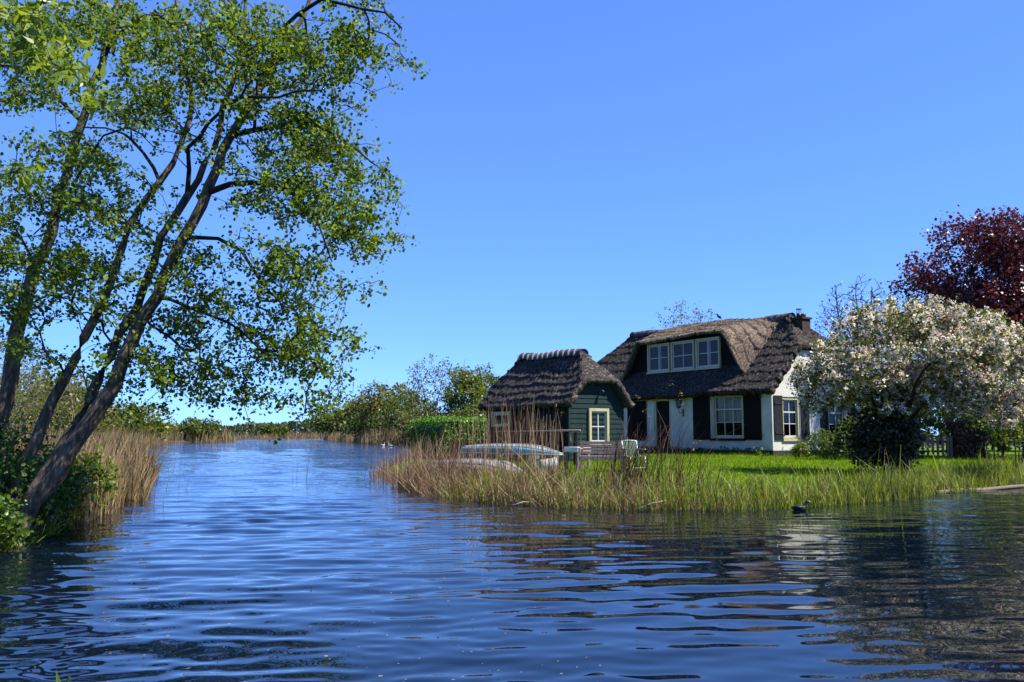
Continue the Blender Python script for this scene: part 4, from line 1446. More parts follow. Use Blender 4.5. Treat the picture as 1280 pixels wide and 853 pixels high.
def picket_fence():
    root = empty('picket_fence', (16.2, 34.4, gz(16.2, 34.4)), -.05)
    tag(root, 'short weathered wooden picket fence left of the brown hedge', 'fence')
    for k in range(7):
        x = -.55 + k * .19
        p = MB().prism([(x - .045, 0, .05), (x + .045, 0, .05), (x + .045, 0, .80), (x, 0, .88), (x - .045, 0, .80)], (0, .025, 0))
        p.build('picket', M['log'], root)
    for z in (.25, .62):
        MB().box(-.62, .68, .028, .075, z, z + .08).build('rail', M['black_shaded_wood'], root)
    for x in (-.66, .72):
        MB().box(x - .05, x + .05, .0, .1, 0, .86).build('post', M['log'], root)


picket_fence()

# ------------------------------------------------------------------ left bank undergrowth
simple_tree('bramble_bush', 'glossy bramble growing round the foot of the leaning alder', 'bush', -5.75, 9.7, .5, .42, .26, .28, M['leaf_bramble'], 70, 90, 50, .046, 'bark_dark', .012, stems=5, sp=.09, low=.1, step=.12, shape='oval')
simple_tree('bramble_bush', 'dense low bramble in front of the alder stems at the left edge', 'bush', -6.35, 11.3, .9, .68, .42, .45, M['leaf_bramble'], 71, 100, 52, .046, 'bark_dark', .012, stems=5, sp=.09, low=.1, step=.12, shape='oval')
simple_tree('bramble_bush', 'leafy bramble trailing into the water behind the alder stems', 'bush', -6.6, 12.6, .9, .58, .38, .42, M['leaf_bramble'], 72, 110, 48, .044, 'bark_dark', .012, stems=6, sp=.1, low=.1, step=.12, shape='oval')
simple_tree('alder_sapling', 'young alder shoots with round leaves beside the dry reeds', 'shrub', -6.7, 13.9, .8, .46, .5, .4, M['leaf_alder'], 73, 60, 22, .055, 'bark_dark', .012, stems=5, sp=.09, low=.3, step=.12, shape='oval')
simple_tree('bramble_bush', 'bramble thicket at the left edge between the alder stems', 'bush', -7.2, 11.8, 1.3, .95, .6, .6, M['leaf_bramble'], 74, 120, 50, .048, 'bark_dark', .012, stems=6, sp=.11, low=.1, step=.14, shape='oval')
simple_tree('willow_bush', 'grey green willow bush behind the alder stems', 'bush', -14.0, 24.5, 3.2, 2.3, 1.9, 1.7, M['leaf_olive'], 75, 190, 30, .085, 'bark_pale', .03, stems=7, sp=.16, low=.3, step=.25, shape='lance')
simple_tree('willow_bush', 'tall olive willow bush at the left edge above the reeds', 'bush', -17.5, 28.0, 4.2, 2.8, 2.6, 2.1, M['leaf_olive'], 76, 220, 30, .10, 'bark_pale', .035, stems=7, sp=.18, low=.3, step=.3, shape='lance')
simple_tree('willow_bush', 'olive willow bush standing in the tan reeds right of the stems', 'bush', -21.0, 41.0, 3.6, 2.6, 2.1, 1.9, M['leaf_olive'], 77, 170, 26, .12, 'bark_pale', .03, stems=6, sp=.2, low=.3, step=.3)
simple_tree('willow_bush', 'broad olive bush on the far left bank behind the hanging twigs', 'bush', -32.0, 60.0, 4.6, 4.6, 2.5, 2.3, M['leaf_olive'], 78, 200, 28, .17, 'bark_pale', .04, stems=6, sp=.3, low=.3, step=.4)
simple_tree('willow_bush', 'rounded fresh green bush on the left bank beyond the reeds', 'bush', -43.0, 100.0, 4.6, 4.6, 2.4, 2.2, M['leaf_fresh'], 79, 170, 26, .24, 'bark_pale', .05, stems=6, sp=.35, low=.3, step=.5)
simple_tree('willow_bush', 'second fresh green bush on the left bank, nearer to the trunks', 'bush', -47.0, 92.0, 5.4, 4.2, 2.9, 2.6, M['leaf_mid'], 80, 170, 26, .24, 'bark_pale', .05, stems=6, sp=.35, low=.3, step=.5)
simple_tree('willow_bush', 'lone bush with bare top twigs standing on the small islet', 'bush', -54.6, 156.0, 3.4, 3.6, 2.0, 2.0, M['leaf_mid'], 81, 120, 26, .26, 'bark_pale', .05, stems=7, sp=.3, low=.4, step=.5, tip=.02)
simple_tree('willow_bush', 'low bush on the reed spit right of the islet', 'bush', -80.0, 300.0, 4.2, 5.0, 2.2, 2.0, M['leaf_mid'], 82, 100, 22, .5, 'bark_pale', .07, stems=5, sp=.5, low=.3, step=.8)
simple_tree('willow_bush', 'low grey green bush behind the islet on the left bank', 'bush', -72.0, 190.0, 3.0, 4.6, 1.5, 1.4, M['leaf_olive'], 83, 110, 22, .36, 'bark_pale', .06, stems=5, sp=.45, low=.3, step=.7)
simple_tree('willow_bush', 'wide low bush on the left bank just above the distant reeds', 'bush', -60.0, 145.0, 2.8, 4.6, 1.4, 1.3, M['leaf_olive'], 84, 130, 22, .32, 'bark_pale', .06, stems=5, sp=.4, low=.3, step=.6)

# ------------------------------------------------------------------ trees on the far right bank
FT = [('bank_tree', 'low round dark green tree at the far end of the right bank', 418, 236, 9.5, 7.0, 4.6, 4.0, 'leaf_mid', 90, 150, 26, .42, 4, 30),
      ('bank_tree', 'broad olive tree leaning over the tan reeds on the right bank', 447, 190, 9.6, 6.4, 4.6, 4.0, 'leaf_olive', 91, 150, 24, .36, 3, 24),
      ('bank_tree', 'large rounded olive tree in the middle of the right bank', 478, 150, 10.2, 6.2, 5.4, 4.8, 'leaf_olive', 92, 200, 26, .30, 3, 26),
      ('bank_tree', 'dense mid green bush at the waterline below the rounded olive tree', 462, 160, 5.2, 4.2, 2.9, 2.8, 'leaf_mid', 93, 130, 28, .28, 4, 0),
      ('bank_tree', 'olive tree with dark stems just left of the tall bare tree', 505, 128, 7.4, 4.8, 3.6, 3.2, 'leaf_mid', 94, 150, 26, .24, 4, 0),
      ('bank_tree', 'tall half-bare tree with dark branches left of the birch', 540, 118, 11.5, 4.0, 7.2, 4.4, 'leaf_olive', 95, 200, 9, .18, 2, 0),
      ('bank_birch', 'tall birch with fresh light green leaves nearest the shed', 580, 112, 11.3, 3.2, 6.4, 4.6, 'leaf_fresh', 96, 220, 26, .20, 1, 26),
      ('bank_tree', 'slender pale half-bare tree behind the left end of the shed roof', 604, 124, 10.6, 2.4, 6.8, 3.8, 'leaf_olive', 97, 110, 9, .18, 2, 0),
      ('bank_tree', 'pale fresh green tree showing between the birch and the shed', 612, 118, 8.6, 2.8, 5.0, 3.8, 'leaf_mid', 98, 140, 20, .22, 2, 0),
      ('bank_tree', 'low olive bush below the tall half-bare tree', 530, 112, 4.4, 3.6, 2.5, 2.3, 'leaf_olive', 99, 120, 26, .2, 4, 0),
      ('bank_tree', 'small thin tree showing in the gap between shed and house roofs', 758, 95, 7.6, 1.8, 5.4, 2.6, 'leaf_olive', 100, 60, 9, .18, 2, 0)]
for nm, lb, px, y, h, cr, cz, crz, mt, sd, nt_, per, lf, st, cl in FT:
    p = at(px, 548, y)
    simple_tree(nm, lb, 'tree', p.x, y, h, cr, cz, crz, M[mt], sd, nt_, per, lf, 'bark_pale' if 'birch' in nm else 'bark', .12 if h > 7 else .07, stems=st, sp=lf * 1.6, low=.6, step=.6, tip=.017, clumps=cl, group='trees on the far right bank', z0=max(.2, gz(p.x, y)))


for k, (px, y, h, cr, mt, lb) in enumerate(((566, 110, 4.0, 3.2, 'leaf_olive', 'low olive bush under the birch, left of its stem'), (592, 108, 4.4, 3.0, 'leaf_mid', 'low green bush under the birch, hiding its foot'), (622, 106, 4.2, 3.0, 'leaf_mid', 'low green bush just visible past the corner of the shed'))):
    p = at(px, 548, y)
    simple_tree('bank_bush', lb, 'bush', p.x, y, h, cr, h * .5, h * .48, M[mt], 120 + k, 120, 28, .22, 'bark', .05, stems=5, sp=.32, low=.2, step=.5, z0=.3)
for k, (x, y, h, cr, lb) in enumerate(((15.9, 43.0, 4.0, 1.9, 'green bush far behind the gable end of the house'), (18.2, 43.5, 5.0, 2.3, 'tall green bush far behind the dark shrub'), (21.4, 44.0, 5.2, 2.4, 'tall green bush far behind the picket fence'), (24.6, 44.5, 5.4, 2.4, 'tall green bush far behind the brown hedge'), (27.6, 45, 5.4, 2.4, 'tall green bush far behind the copper beech trunk'))):
    simple_tree('garden_bush', lb, 'bush', x, y, h, cr, h * .52, h * .5, M['leaf_mid'], 130 + k, 130, 34, .12, 'bark', .04, stems=5, sp=.2, low=.2, step=.35)


def far_wood():
    rg = np.random.default_rng(5)
    n = 26000
    x = rg.uniform(-330, 90, n)
    top = 3.6 + 4.2 * vnoise(x * .022, x * 0 + 2, 5) + 3.0 * vnoise(x * .11, x * 0, 6)
    y = rg.uniform(575, 640, n)
    z = top * (1 - rg.random(n) ** 1.6 * .95)
    o = link('far_wood', leaf_mesh('far_wood', np.column_stack([x, y, z]), 1.3, rg, 'quad', .3), M['far_leaf'])
    tag(o, 'low grey green band of woodland along the far shore', 'woodland', kind='stuff')
    x = rg.uniform(-330, 60, 4000)
    p = np.column_stack([x, rg.uniform(540, 560, 4000), np.full(4000, .1)])
    o = blades('far_reeds', p, .7, rg, M['reed_tan'], w=.5, levels=2)
    tag(o, 'thin tan line of reeds along the far shore', 'reeds', kind='stuff')


far_wood()

# ------------------------------------------------------------------ reeds and grass
def plant_reeds():
    rg = np.random.default_rng(77)
    # green iris and sedge blades along the house bank
    q, s, d = shore_points(PLOT, 1, 11, 9500, rg, -.18, 1.0, 1.2)
    x = q[:, 0]
    dens = .45 + .55 * sstep(1.0, 4.5, x)
    k = rg.random(len(q)) < dens * (.5 + .9 * vnoise(x * 1.1, q[:, 1] * 1.1, 4))
    q, d = q[k], d[k]
    h = .22 + .24 * vnoise(q[:, 0] * .8, q[:, 1] * .8, 6) - .07 * (d > .5)
    o = blades('green_sedge', on_ground(q), h, rg, M['blade_green'], w=.022, lean=.13, bend=.22, hvar=.34, wind=(-.1, 0))
    tag(o, 'upright green sedge and iris leaves along the edge of the lawn', 'sedge', kind='stuff')
    # dead stalks among it
    q, s, d = shore_points(PLOT, 1, 11, 1100, rg, -.15, .8, 1.0)
    o = blades('dead_sedge', on_ground(q), .38, rg, M['reed_tan'], w=.014, lean=.2, bend=.3, hvar=.35)
    tag(o, 'short dead stalks among the green sedge', 'sedge', kind='stuff')
    q, s, d = shore_points(PLOT, 0, 5, 650, rg, -.2, .5, 1.0)
    o = blades('reed_litter', on_ground(q, -.01), .42, rg, M['reed_dry'], w=.014, lean=1.1, bend=.8, hvar=.4)
    tag(o, 'broken bent reed litter lying along the waterline of the house bank', 'reed litter', kind='stuff')
    # dry reeds at the point and before the boats and shed
    q, s, d = shore_points(PLOT, 0, 4, 3800, rg, -.2, 1.6, 1.0)
    q2, s2, d2 = shore_points(np.vstack([PLOT[-3:], PLOT[:2]]), 0, 4, 1500, rg, -.1, 1.2, 1.0)
    q = np.vstack([q, q2])
    yl = np.concatenate([np.ones(len(s)), np.full(len(s2), .62)])
    n = vnoise(q[:, 0] * .9 + 3, q[:, 1] * .9, 14)
    k = rg.random(len(q)) < -.25 + 1.5 * n
    q, n, yl = q[k], n[k], yl[k]
    h = yl * (.30 + .62 * n * rg.random(len(q)) ** .7) * (1.12 - .5 * sstep(-2.2, -.6, q[:, 0]))
    o = blades('dry_reeds', on_ground(q), h, rg, M['reed_dry'], w=.013, lean=.16, bend=.28, hvar=.25, levels=4, wind=(.0, 0))
    tag(o, 'pinkish brown dry reeds at the tip of the house bank', 'reeds', kind='stuff')
    # tall stalks standing before the shed and the door
    tall = []
    for px, y, n_, hh, sp in ((620, 19.5, 110, 1.75, .42), (655, 18.6, 60, 1.65, .3), (688, 18.3, 35, 1.6, .25), (585, 20.5, 60, 1.45, .35), (545, 22.5, 40, .95, .4), (505, 23.3, 120, 1.0, .38), (525, 22.6, 70, 1.05, .3)):
        c = at(px, 600, y)
        p = np.column_stack([rg.normal(c.x, sp, n_), rg.normal(y, .5, n_)])
        tall.append((p, np.full(n_, hh)))
    p = np.concatenate([a for a, b in tall]); hh = np.concatenate([b for a, b in tall])
    o = blades('tall_reeds', on_ground(p), hh * rg.uniform(.7, 1.02, len(p)), rg, M['reed_dry'], w=.011, lean=.045, bend=.05, hvar=.06, levels=5, taper=.45, wind=(.05, 0))
    tag(o, 'tall thin dry reed stalks standing before the shed wall', 'reeds', kind='stuff')
    # reddish brown dock and willowherb stalks
    st = []
    for px, y, n_, hh, sp in ((775, 16.6, 70, 1.35, .22), (800, 16.4, 60, 1.25, .2), (835, 16.6, 34, 1.5, .2), (855, 16.5, 14, 1.35, .16), (760, 17.0, 45, 1.05, .25), (700, 17.2, 40, .8, .3), (845, 16.0, 40, .75, .35), (880, 16.2, 22, .7, .4)):
        c = at(px, 620, y)
        p = np.column_stack([rg.normal(c.x, sp * .8, n_), rg.normal(y, .25, n_)])
        st.append((p, np.full(n_, hh)))
    p = np.concatenate([a for a, b in st]); hh = np.concatenate([b for a, b in st])
    o = blades('dead_stalks', on_ground(p), hh * rg.uniform(.5, 1.02, len(p)), rg, M['stem_red'], w=.013, lean=.13, bend=.22, hvar=.1, levels=5, taper=.35)
    tag(o, 'reddish brown dead stalks on the bank before the bench and the front door', 'stalks', kind='stuff')
    # pale seed heads on some tall stalks
    hp = []
    for px, py, y in ((838, 480, 16.5), (851, 492, 16.6), (852, 506, 16.5), (795, 497, 16.5), (806, 512, 16.5), (812, 521, 16.6), (694, 505, 18.4), (702, 516, 18.3), (671, 525, 18.5), (681, 531, 18.4), (655, 512, 18.6), (867, 560, 16.4), (870, 553, 16.3)):
        c = at(px, py, y)
        hp.append(np.array(tuple(c)) + rg.normal(0, (.03, .03, .03), (8, 3)))
    o = link('seed_heads', leaf_mesh('seed_heads', np.concatenate(hp), .035, rg, 'lance', .2, flat=2.2), M['reed_tan'])
    tag(o, 'pale fluffy seed heads on the tall dry stalks', 'seed heads', kind='stuff')
    # left bank: tan reeds
    q, s, d = shore_points(LEFT[::-1], 9, 11, 2600, rg, .15, -2.0, 1.1)
    h = .40 + .42 * vnoise(q[:, 0], q[:, 1], 3)
    o = blades('pale_reeds', on_ground(q), h, rg, M['reed_tan'], w=.016, lean=.09, bend=.14, levels=3)
    tag(o, 'pale dry reeds standing in the water beside the alder', 'reeds', kind='stuff')
    qs = [shore_points(LEFT[::-1], 3 + i, 4 + i, n_, rg, .5, -w_, 1.0)[0] for i, n_, w_ in ((0, 2600, 18), (1, 3000, 14), (2, 3200, 10), (3, 3400, 7), (4, 2800, 4.5), (5, 2600, 3))]
    q = np.concatenate(qs)
    dist = np.hypot(q[:, 0], q[:, 1])
    o = blades('tan_reeds', on_ground(q), np.clip(.42 + .0085 * dist, .5, 1.5), rg, M['reed_tan'], w=.045, lean=.1, bend=.15, levels=2)
    tag(o, 'wide belt of tan reeds along the left bank', 'reeds', kind='stuff')
    q = np.concatenate([shore_points(FARB[::-1], 6, 8, 2600, rg, .5, -5, 1.0)[0], shore_points(FARB[::-1], 5, 6, 700, rg, .5, -5, 1.0)[0]])
    o = blades('bank_reeds', on_ground(q), 1.5, rg, M['reed_tan'], w=.12, lean=.1, bend=.15, levels=2)
    tag(o, 'tan reeds below the trees of the far right bank', 'reeds', kind='stuff')
    q = np.concatenate([shore_points(SPIT[::-1], 1, 4, 1800, rg, .5, -5, 1.0)[0], shore_points(ISLET[::-1], 0, 11, 260, rg, .3, -2, 1.0)[0]])
    o = blades('spit_reeds', on_ground(q), 1.3, rg, M['reed_tan'], w=.2, lean=.1, bend=.15, levels=2)
    tag(o, 'tan reeds on the low spit before the far shore', 'reeds', kind='stuff')
    # thin stems out in the water
    a = [at(px, py, EYE * FPX / (py - 544)) for px, py in ((205, 600), (212, 612), (196, 630), (218, 590), (375, 596), (382, 600), (585 - 90, 575), (600 - 112, 580), (462, 590), (455, 600), (235, 585), (226, 605))]
    p = np.array([(v.x, v.y, -.05) for v in a])
    o = blades('water_stems', np.repeat(p, 3, 0) + rg.normal(0, (.15, .15, 0), (len(p) * 3, 3)), .55, rg, M['blade_green'], w=.010, lean=.05, bend=.08)
    tag(o, 'few thin reed stems rising from the open water', 'reeds', kind='stuff')
    # lawn
    n = 52000
    q = np.column_stack([rg.uniform(-1, 22, n), rg.uniform(16, 36, n)])
    q = q[(np.abs(q[:, 0]) < q[:, 1] * .62)]
    q = q[sdist(PLOT, q[:, 0], q[:, 1]) > .5]
    o = blades('grass', on_ground(q, .01), .085, rg, M['blade_lawn'], w=.017, lean=.25, bend=.3, levels=2)
    tag(o, 'short sunny grass of the lawn', 'grass', kind='stuff')
    # rough bank herbs under the left trees
    q, s, d = shore_points(LEFT[::-1], 10, 13, 2600, rg, .1, -3.0, 1.0)
    o = blades('bank_grass', on_ground(q), .28, rg, M['blade_green'], w=.016, lean=.2, bend=.35)
    tag(o, 'rough grass under the alders on the left bank', 'grass', kind='stuff')
    # planting at the foot of the house front
    c, s_ = math.cos(ROT), math.sin(ROT)
    n = 1500
    u, w = rg.uniform(-9.5, -.1, n), rg.uniform(-.55, -.06, n)
    x = 10.12 + c * u - s_ * w
    y = 34.6 + s_ * u + c * w
    p = np.column_stack([x, y, .5 + rg.random(n) ** 1.5 * .22])
    o = link('bed_plants', leaf_mesh('bed_plants', p, .075, rg, 'oval', .2), M['leaf_bramble'])
    tag(o, 'low dark leafy plants in the bed along the house front', 'plants', kind='stuff')


plant_reeds()

# ------------------------------------------------------------------ boats and garden things
D1 = Vector((-0.555, 0.8315, 0))
D2 = Vector((0.8315, 0.555, 0))


def overturned_boat(name, label, pos, rz, L, B, H, hullmat, sidemat, bow_mat=None, square_stern=True, tilt=0.0):
    """clinker-less dinghy lying upside down: rounded bottom, side strakes, gunwale and keel"""
    root = empty(name, pos, rz)
    root.rotation_euler = (tilt, 0, rz)
    tag(root, label, 'boat')
    ns = 25
    st = []
    for i in range(ns):
        t = i / (ns - 1)
        w = B / 2 * (math.sin(math.pi * (0.16 + 0.84 * t) if square_stern else math.pi * t) ** 0.55 if t < 1 else 0.0)
        if square_stern: w = B / 2 * (1 - max(0, (t - .35) / .65) ** 2.4) * (0.80 + 0.2 * math.sin(min(1, t / .4) * math.pi / 2))
        w = max(w, .012)
        h = H * (1 - 0.20 * (2 * t - 1) ** 2)
        sheer = -0.0
        ring = []
        for k in range(11):
            a = math.pi * k / 10
            c = math.cos(a); s_ = math.sin(a)
            yy = w * (abs(c) ** .6) * (1 if c > 0 else -1)
            zz = h * (s_ ** .62) * (0.25 + .75 * min(1, w / (B / 2) * 1.3))
            ring.append((L * t, yy, zz + sheer))
        st.append(ring)

    def part(nm, ks, mat, i0=0, i1=ns - 1):
        mb = MB()
        for i in range(i0, i1 + 1):
            mb.v += [st[i][k] for k in ks]
        m = len(ks)
        for i in range(i1 - i0):
            for k in range(m - 1):
                mb.f.append((i * m + k, i * m + k + 1, (i + 1) * m + k + 1, (i + 1) * m + k))
        o = mb.build(nm, mat, root, True)
        so = o.modifiers.new('t', 'SOLIDIFY'); so.thickness = .015; so.offset = -1
        return o
    part('hull', [2, 3, 4, 5, 6, 7, 8], hullmat)
    cut = int(ns * .62)
    for ks in ([0, 1, 2], [8, 9, 10]):
        part('side_panel', ks, sidemat, 0, cut)
        part('bow_panel', ks, bow_mat or sidemat, cut, ns - 1)
    tr = MB().poly([st[0][k] for k in range(11)])
    tr.build('transom', sidemat, root)
    g = MB()
    for k, sgn in ((0, 1), (10, -1)):
        g.tube([(p[k][0], p[k][1] + .012 * sgn, p[k][2] + .01) for p in st], .02, 6)
        g.build('gunwale', M['white'], root, True)
        g = MB()
    MB().tube([(p[5][0], 0, p[5][2] + .006) for p in st[1:-1]], .016, 6).build('keel', hullmat, root, True)
    return root


b1 = at(703, 566, 24.0)
RZ1 = math.atan2(-0.8315, 0.555)                  # bow towards the viewer's right
p0 = Vector((b1.x, 24.0, 0)) + D1 * 4.7
zg = 0.40
overturned_boat('rowing_boat', 'upturned white rowing boat with turquoise bow resting on trestles before the shed', (p0.x, p0.y, .71), RZ1, 4.7, 1.05, .28, M['hull_white'], M['teal_faded'], M['turquoise'])


def trestle(u, lab):
    c = Vector((b1.x, 24.0, 0)) + D1 * u
    z = gz(c.x, c.y)
    root = empty('trestle', (c.x, c.y, z), RZ1)
    tag(root, lab, 'trestle')
    h = .69 - z
    MB().box(-.05, .05, -.62, .62, h - .09, h).build('beam', M['grey_wood'], root)
    for sx in (-1, 1):
        for sy in (-1, 1):
            MB().bar((0.06 * sx, .48 * sy, h - .09), (.22 * sx, .55 * sy, -.02), .055, .045).build('leg', M['grey_wood'], root)


trestle(.7, 'grey wooden trestle under the turquoise bow of the upturned boat')
trestle(3.9, 'grey wooden trestle under the far end of the upturned boat')
b2 = at(672, 600, 19.6)
p2 = Vector((b2.x, 19.6, 0)) + D1 * 4.3
overturned_boat('dinghy', 'grey white dinghy lying upside down on the grass behind the dry reeds', (p2.x, p2.y, gz(p2.x, p2.y) + .0), RZ1 - .04, 4.2, 1.15, .40, M['hull_white'], M['hull_grey'])


def small_things():
    # white tub
    c = at(684, 586, 22.4); z = gz(c.x, c.y)
    root = empty('plastic_tub', (c.x, c.y, z), .3)
    tag(root, 'small white plastic tub tipped over on the grass under the turquoise bow', 'tub')
    mb = MB()
    for a, r in ((0.0, .13), (.02, .15), (.36, .19), (.38, .21), (.40, .21)):
        mb.v += [(-.2 + a, math.cos(k * math.pi / 8) * r, .19 + math.sin(k * math.pi / 8) * r) for k in range(16)]
    for i in range(4):
        for k in range(16):
            mb.f.append((i * 16 + k, i * 16 + (k + 1) % 16, (i + 1) * 16 + (k + 1) % 16, (i + 1) * 16 + k))
    mb.f.append(tuple(range(16))[::-1])
    o = mb.build('body', M['white'], root, True)
    so = o.modifiers.new('t', 'SOLIDIFY'); so.thickness = .012
    MB().tube([(.2, .21 * math.cos(a), .19 + .21 * math.sin(a)) for a in [k * math.pi / 8 for k in range(17)]], .012, 6).build('rim', M['white'], root, True)
    # potting table with pale top
    c = at(722, 570, 24.6); z = gz(c.x, c.y)
    root = empty('garden_table', (c.x, c.y, z), RZ1 + math.pi / 2)
    tag(root, 'small white-topped garden table between the boat bow and the bench', 'table')
    MB().box(-.24, .24, -.3, .3, .46, .60).build('table_top', M['white'], root, bevel=.01)
    for sx in (-1, 1):
        for sy in (-1, 1):
            MB().box(.19 * sx - .03, .19 * sx + .03, .25 * sy - .03, .25 * sy + .03, -.02, .459).build('leg', M['grey_wood'], root)
    # mast on posts
    a = at(722, 538.5, 26.4)
    root = empty('spare_mast', (a.x, a.y, gz(a.x, a.y)), RZ1)
    tag(root, 'weathered grey mast lying on two posts along the shed wall', 'mast')
    h = a.z - gz(a.x, a.y)
    MB().tube([(-4.6, 0, h - .02), (-2.5, 0, h - .01), (-.9, 0, h), (.12, 0, h)], [.014, .02, .03, .036], 10).build('pole', M['grey_wood'], root, True)
    for x in (-.12, -3.6):
        MB().box(x - .035, x + .035, -.04, .04, -.02, h - .052 + (.012 if x < -1 else 0)).build('post', M['black_shaded_wood'], root)
    MB().tube([(-.35, .0, h - .06), (-.38, .02, h - .2), (-.33, .0, h - .3)], .012, 6).build('rope_end', M['grey_wood'], root)
    # bench
    c = at(753, 587, 23.2); z = gz(c.x, c.y)
    root = empty('garden_bench', (c.x, c.y, z), -.22)
    tag(root, 'weathered pale wooden slatted bench on the lawn before the shed window', 'bench')
    W2 = .62
    for k in range(4):
        MB().box(-W2, W2, -.22 + k * .11, -.13 + k * .11, .37, .395).build('seat_slat', M['bench_wood'], root)
    for k in range(4):
        y = .24 + .02 * k
        MB().box(-W2, W2, y, y + .022, .44 + k * .085, .51 + k * .085).build('back_slat', M['bench_wood'], root)
    for sx in (-1, 1):
        x = sx * (W2 - .05)
        MB().bar((x, -.2, -.02), (x, -.2, .56), .05, .05, (0, 1, 0)).build('leg', M['bench_wood'], root)
        MB().bar((x, .24, -.02), (x, .34, .76), .05, .05, (0, 1, 0)).build('leg', M['bench_wood'], root)
        MB().box(x - .035, x + .035, -.26, .27, .562, .592).build('armrest', M['bench_wood'], root)
    MB().box(-W2 + .03, W2 - .03, -.225, -.195, .30, .365).build('apron', M['bench_wood'], root)
    # chair
    c = at(793, 588, 22.9); z = gz(c.x, c.y)
    root = empty('garden_chair', (c.x, c.y, z), .35)
    tag(root, 'white framed garden chair with green slatted back beside the bench', 'chair')
    hw = .21
    for sx in (-1, 1):
        MB().tube([(sx * hw, -.22, -.02), (sx * hw, -.2, .38), (sx * hw, .18, .40)], .016, 8).build('front_leg', M['white'], root, True)
        MB().tube([(sx * hw, .3, -.02), (sx * hw, .16, .38), (sx * hw, .27, .78)], .016, 8).build('back_leg', M['white'], root, True)
        MB().box(sx * hw - .025, sx * hw + .025, -.2, .2, .56, .582).build('armrest', M['white'], root)
    for k in range(7):
        y = .185 + .0125 * k
        MB().box(-hw + .018, hw - .018, y, y + .012, .42 + k * .05, .463 + k * .05).build('back_slat', M['chair_green'], root)
    for k in range(6):
        MB().box(-hw + .018, hw - .018, -.2 + k * .062, -.15 + k * .062, .385, .398).build('seat_slat', M['chair_green'], root)
    MB().tube([(-hw, -.215, .1), (hw, -.215, .1)], .012, 8).build('stretcher', M['white'], root, True)
    MB().tube([(-hw, .27, .78), (0, .275, .795), (hw, .27, .78)], .016, 8).build('top_rail', M['white'], root, True)
    # wall lantern
    def hl(x, y, z): return HOUSE_M @ Vector((x, y, z))
    HOUSE_M = Matrix.Translation((10.12, 34.6, .45)) @ Matrix.Rotation(ROT, 4, 'Z')
    SHED_M = Matrix.Translation((1.92, 30.0, .42)) @ Matrix.Rotation(ROT, 4, 'Z')
    root = empty('wall_lantern', tuple(hl(-4.82, 0, 1.62)), ROT)
    tag(root, 'black iron lantern on a bracket between the front door and the shutter', 'lantern')
    MB().box(-.04, .04, -.022, -.001, -.02, .3).build('back_plate', M['iron'], root)
    MB().tube([(0, -.02, .2), (0, -.14, .12), (0, -.26, .16), (0, -.28, .26), (0, -.28, .34)], .014, 8).build('bracket', M['iron'], root, True)
    g = MB(); fr = MB()
    for k in range(6):
        a0, a1 = k * math.pi / 3, (k + 1) * math.pi / 3
        q = lambda a, r, z: (math.cos(a) * r, -.28 + math.sin(a) * r, z)
        g.poly([q(a0, .085, .36), q(a1, .085, .36), q(a1, .135, .66), q(a0, .135, .66)])
        fr.bar(q(a0, .087, .36), q(a0, .138, .66), .016)
    g.build('lantern_glass', M['lantern_glass'], root)
    fr.build('cage', M['iron'], root)
    MB().tube([(0, -.28, .33), (0, -.28, .36)], [.06, .09], 6).build('base', M['iron'], root)
    MB().tube([(0, -.28, .66), (0, -.28, .68), (0, -.28, .77), (0, -.28, .80), (0, -.28, .86)], [.155, .15, .06, .045, .012], 6).build('cap', M['iron'], root)
    # flood lamp on the shed gable
    root = empty('wall_lamp', tuple(SHED_M @ Vector((.03, 1.32, 2.30))), ROT)
    tag(root, 'small black lamp fixed above the shed window', 'lamp')
    MB().box(0, .02, -.05, .05, -.06, .06).build('back_plate', M['iron'], root)
    MB().tube([(.01, 0, 0), (.10, 0, .03), (.14, 0, .02)], .012, 6).build('arm', M['iron'], root)
    MB().tube([(.10, 0, .06), (.14, 0, .03), (.2, 0, -.02)], [.035, .055, .065], 10).build('lamp_head', M['iron'], root, True)


small_things()


def bird(name, label, cat, pos, rz, spine, mat, beak, beakmat, legs=True, scale=1.0, flat=1.0, eye=None, extra=None):
    """one continuous feathered body along a spine of (x, z, radius), with bill, wings and legs"""
    root = empty(name, pos, rz)
    root.scale = (scale,) * 3
    tag(root, label, cat)
    pts = smooth_path([(a, 0, b) for a, b, r in spine], .02)
    rr = np.interp(np.linspace(0, 1, len(pts)), np.linspace(0, 1, len(spine)), [r for a, b, r in spine])
    # keep ring radius tied to the nearest spine point
    sp = np.array([(a, 0, b) for a, b, r in spine]); sr = np.array([r for a, b, r in spine])
    cum = np.concatenate([[0], np.cumsum(np.linalg.norm(np.diff(sp, axis=0), axis=1))])
    cp = np.concatenate([[0], np.cumsum(np.linalg.norm(np.diff(pts, axis=0), axis=1))])
    rr = np.interp(cp / cp[-1], cum / cum[-1], sr)
    MB().tube([tuple(p) for p in pts], list(rr), 12).build('body', mat, root, True)
    MB().tube([tuple(p) for p in beak[0]], beak[1], 8).build('bill', beakmat, root, True)
    for sy in (-1, 1):
        w = extra
        MB().tube([(w[0], sy * w[3] * .55, w[1]), ((w[0] + w[2]) / 2, sy * w[3] * 1.02, w[1] - .005), (w[2], sy * w[3] * .3, w[1] + w[4])], [w[3] * .42, w[3] * .5, .006], 8).build('wing', mat, root, True)
        if legs:
            MB().tube([(.0, sy * .02, legs), (.005, sy * .022, .0), (.03, sy * .024, .002)], .005, 5).build('leg', M['iron'], root)
    return root


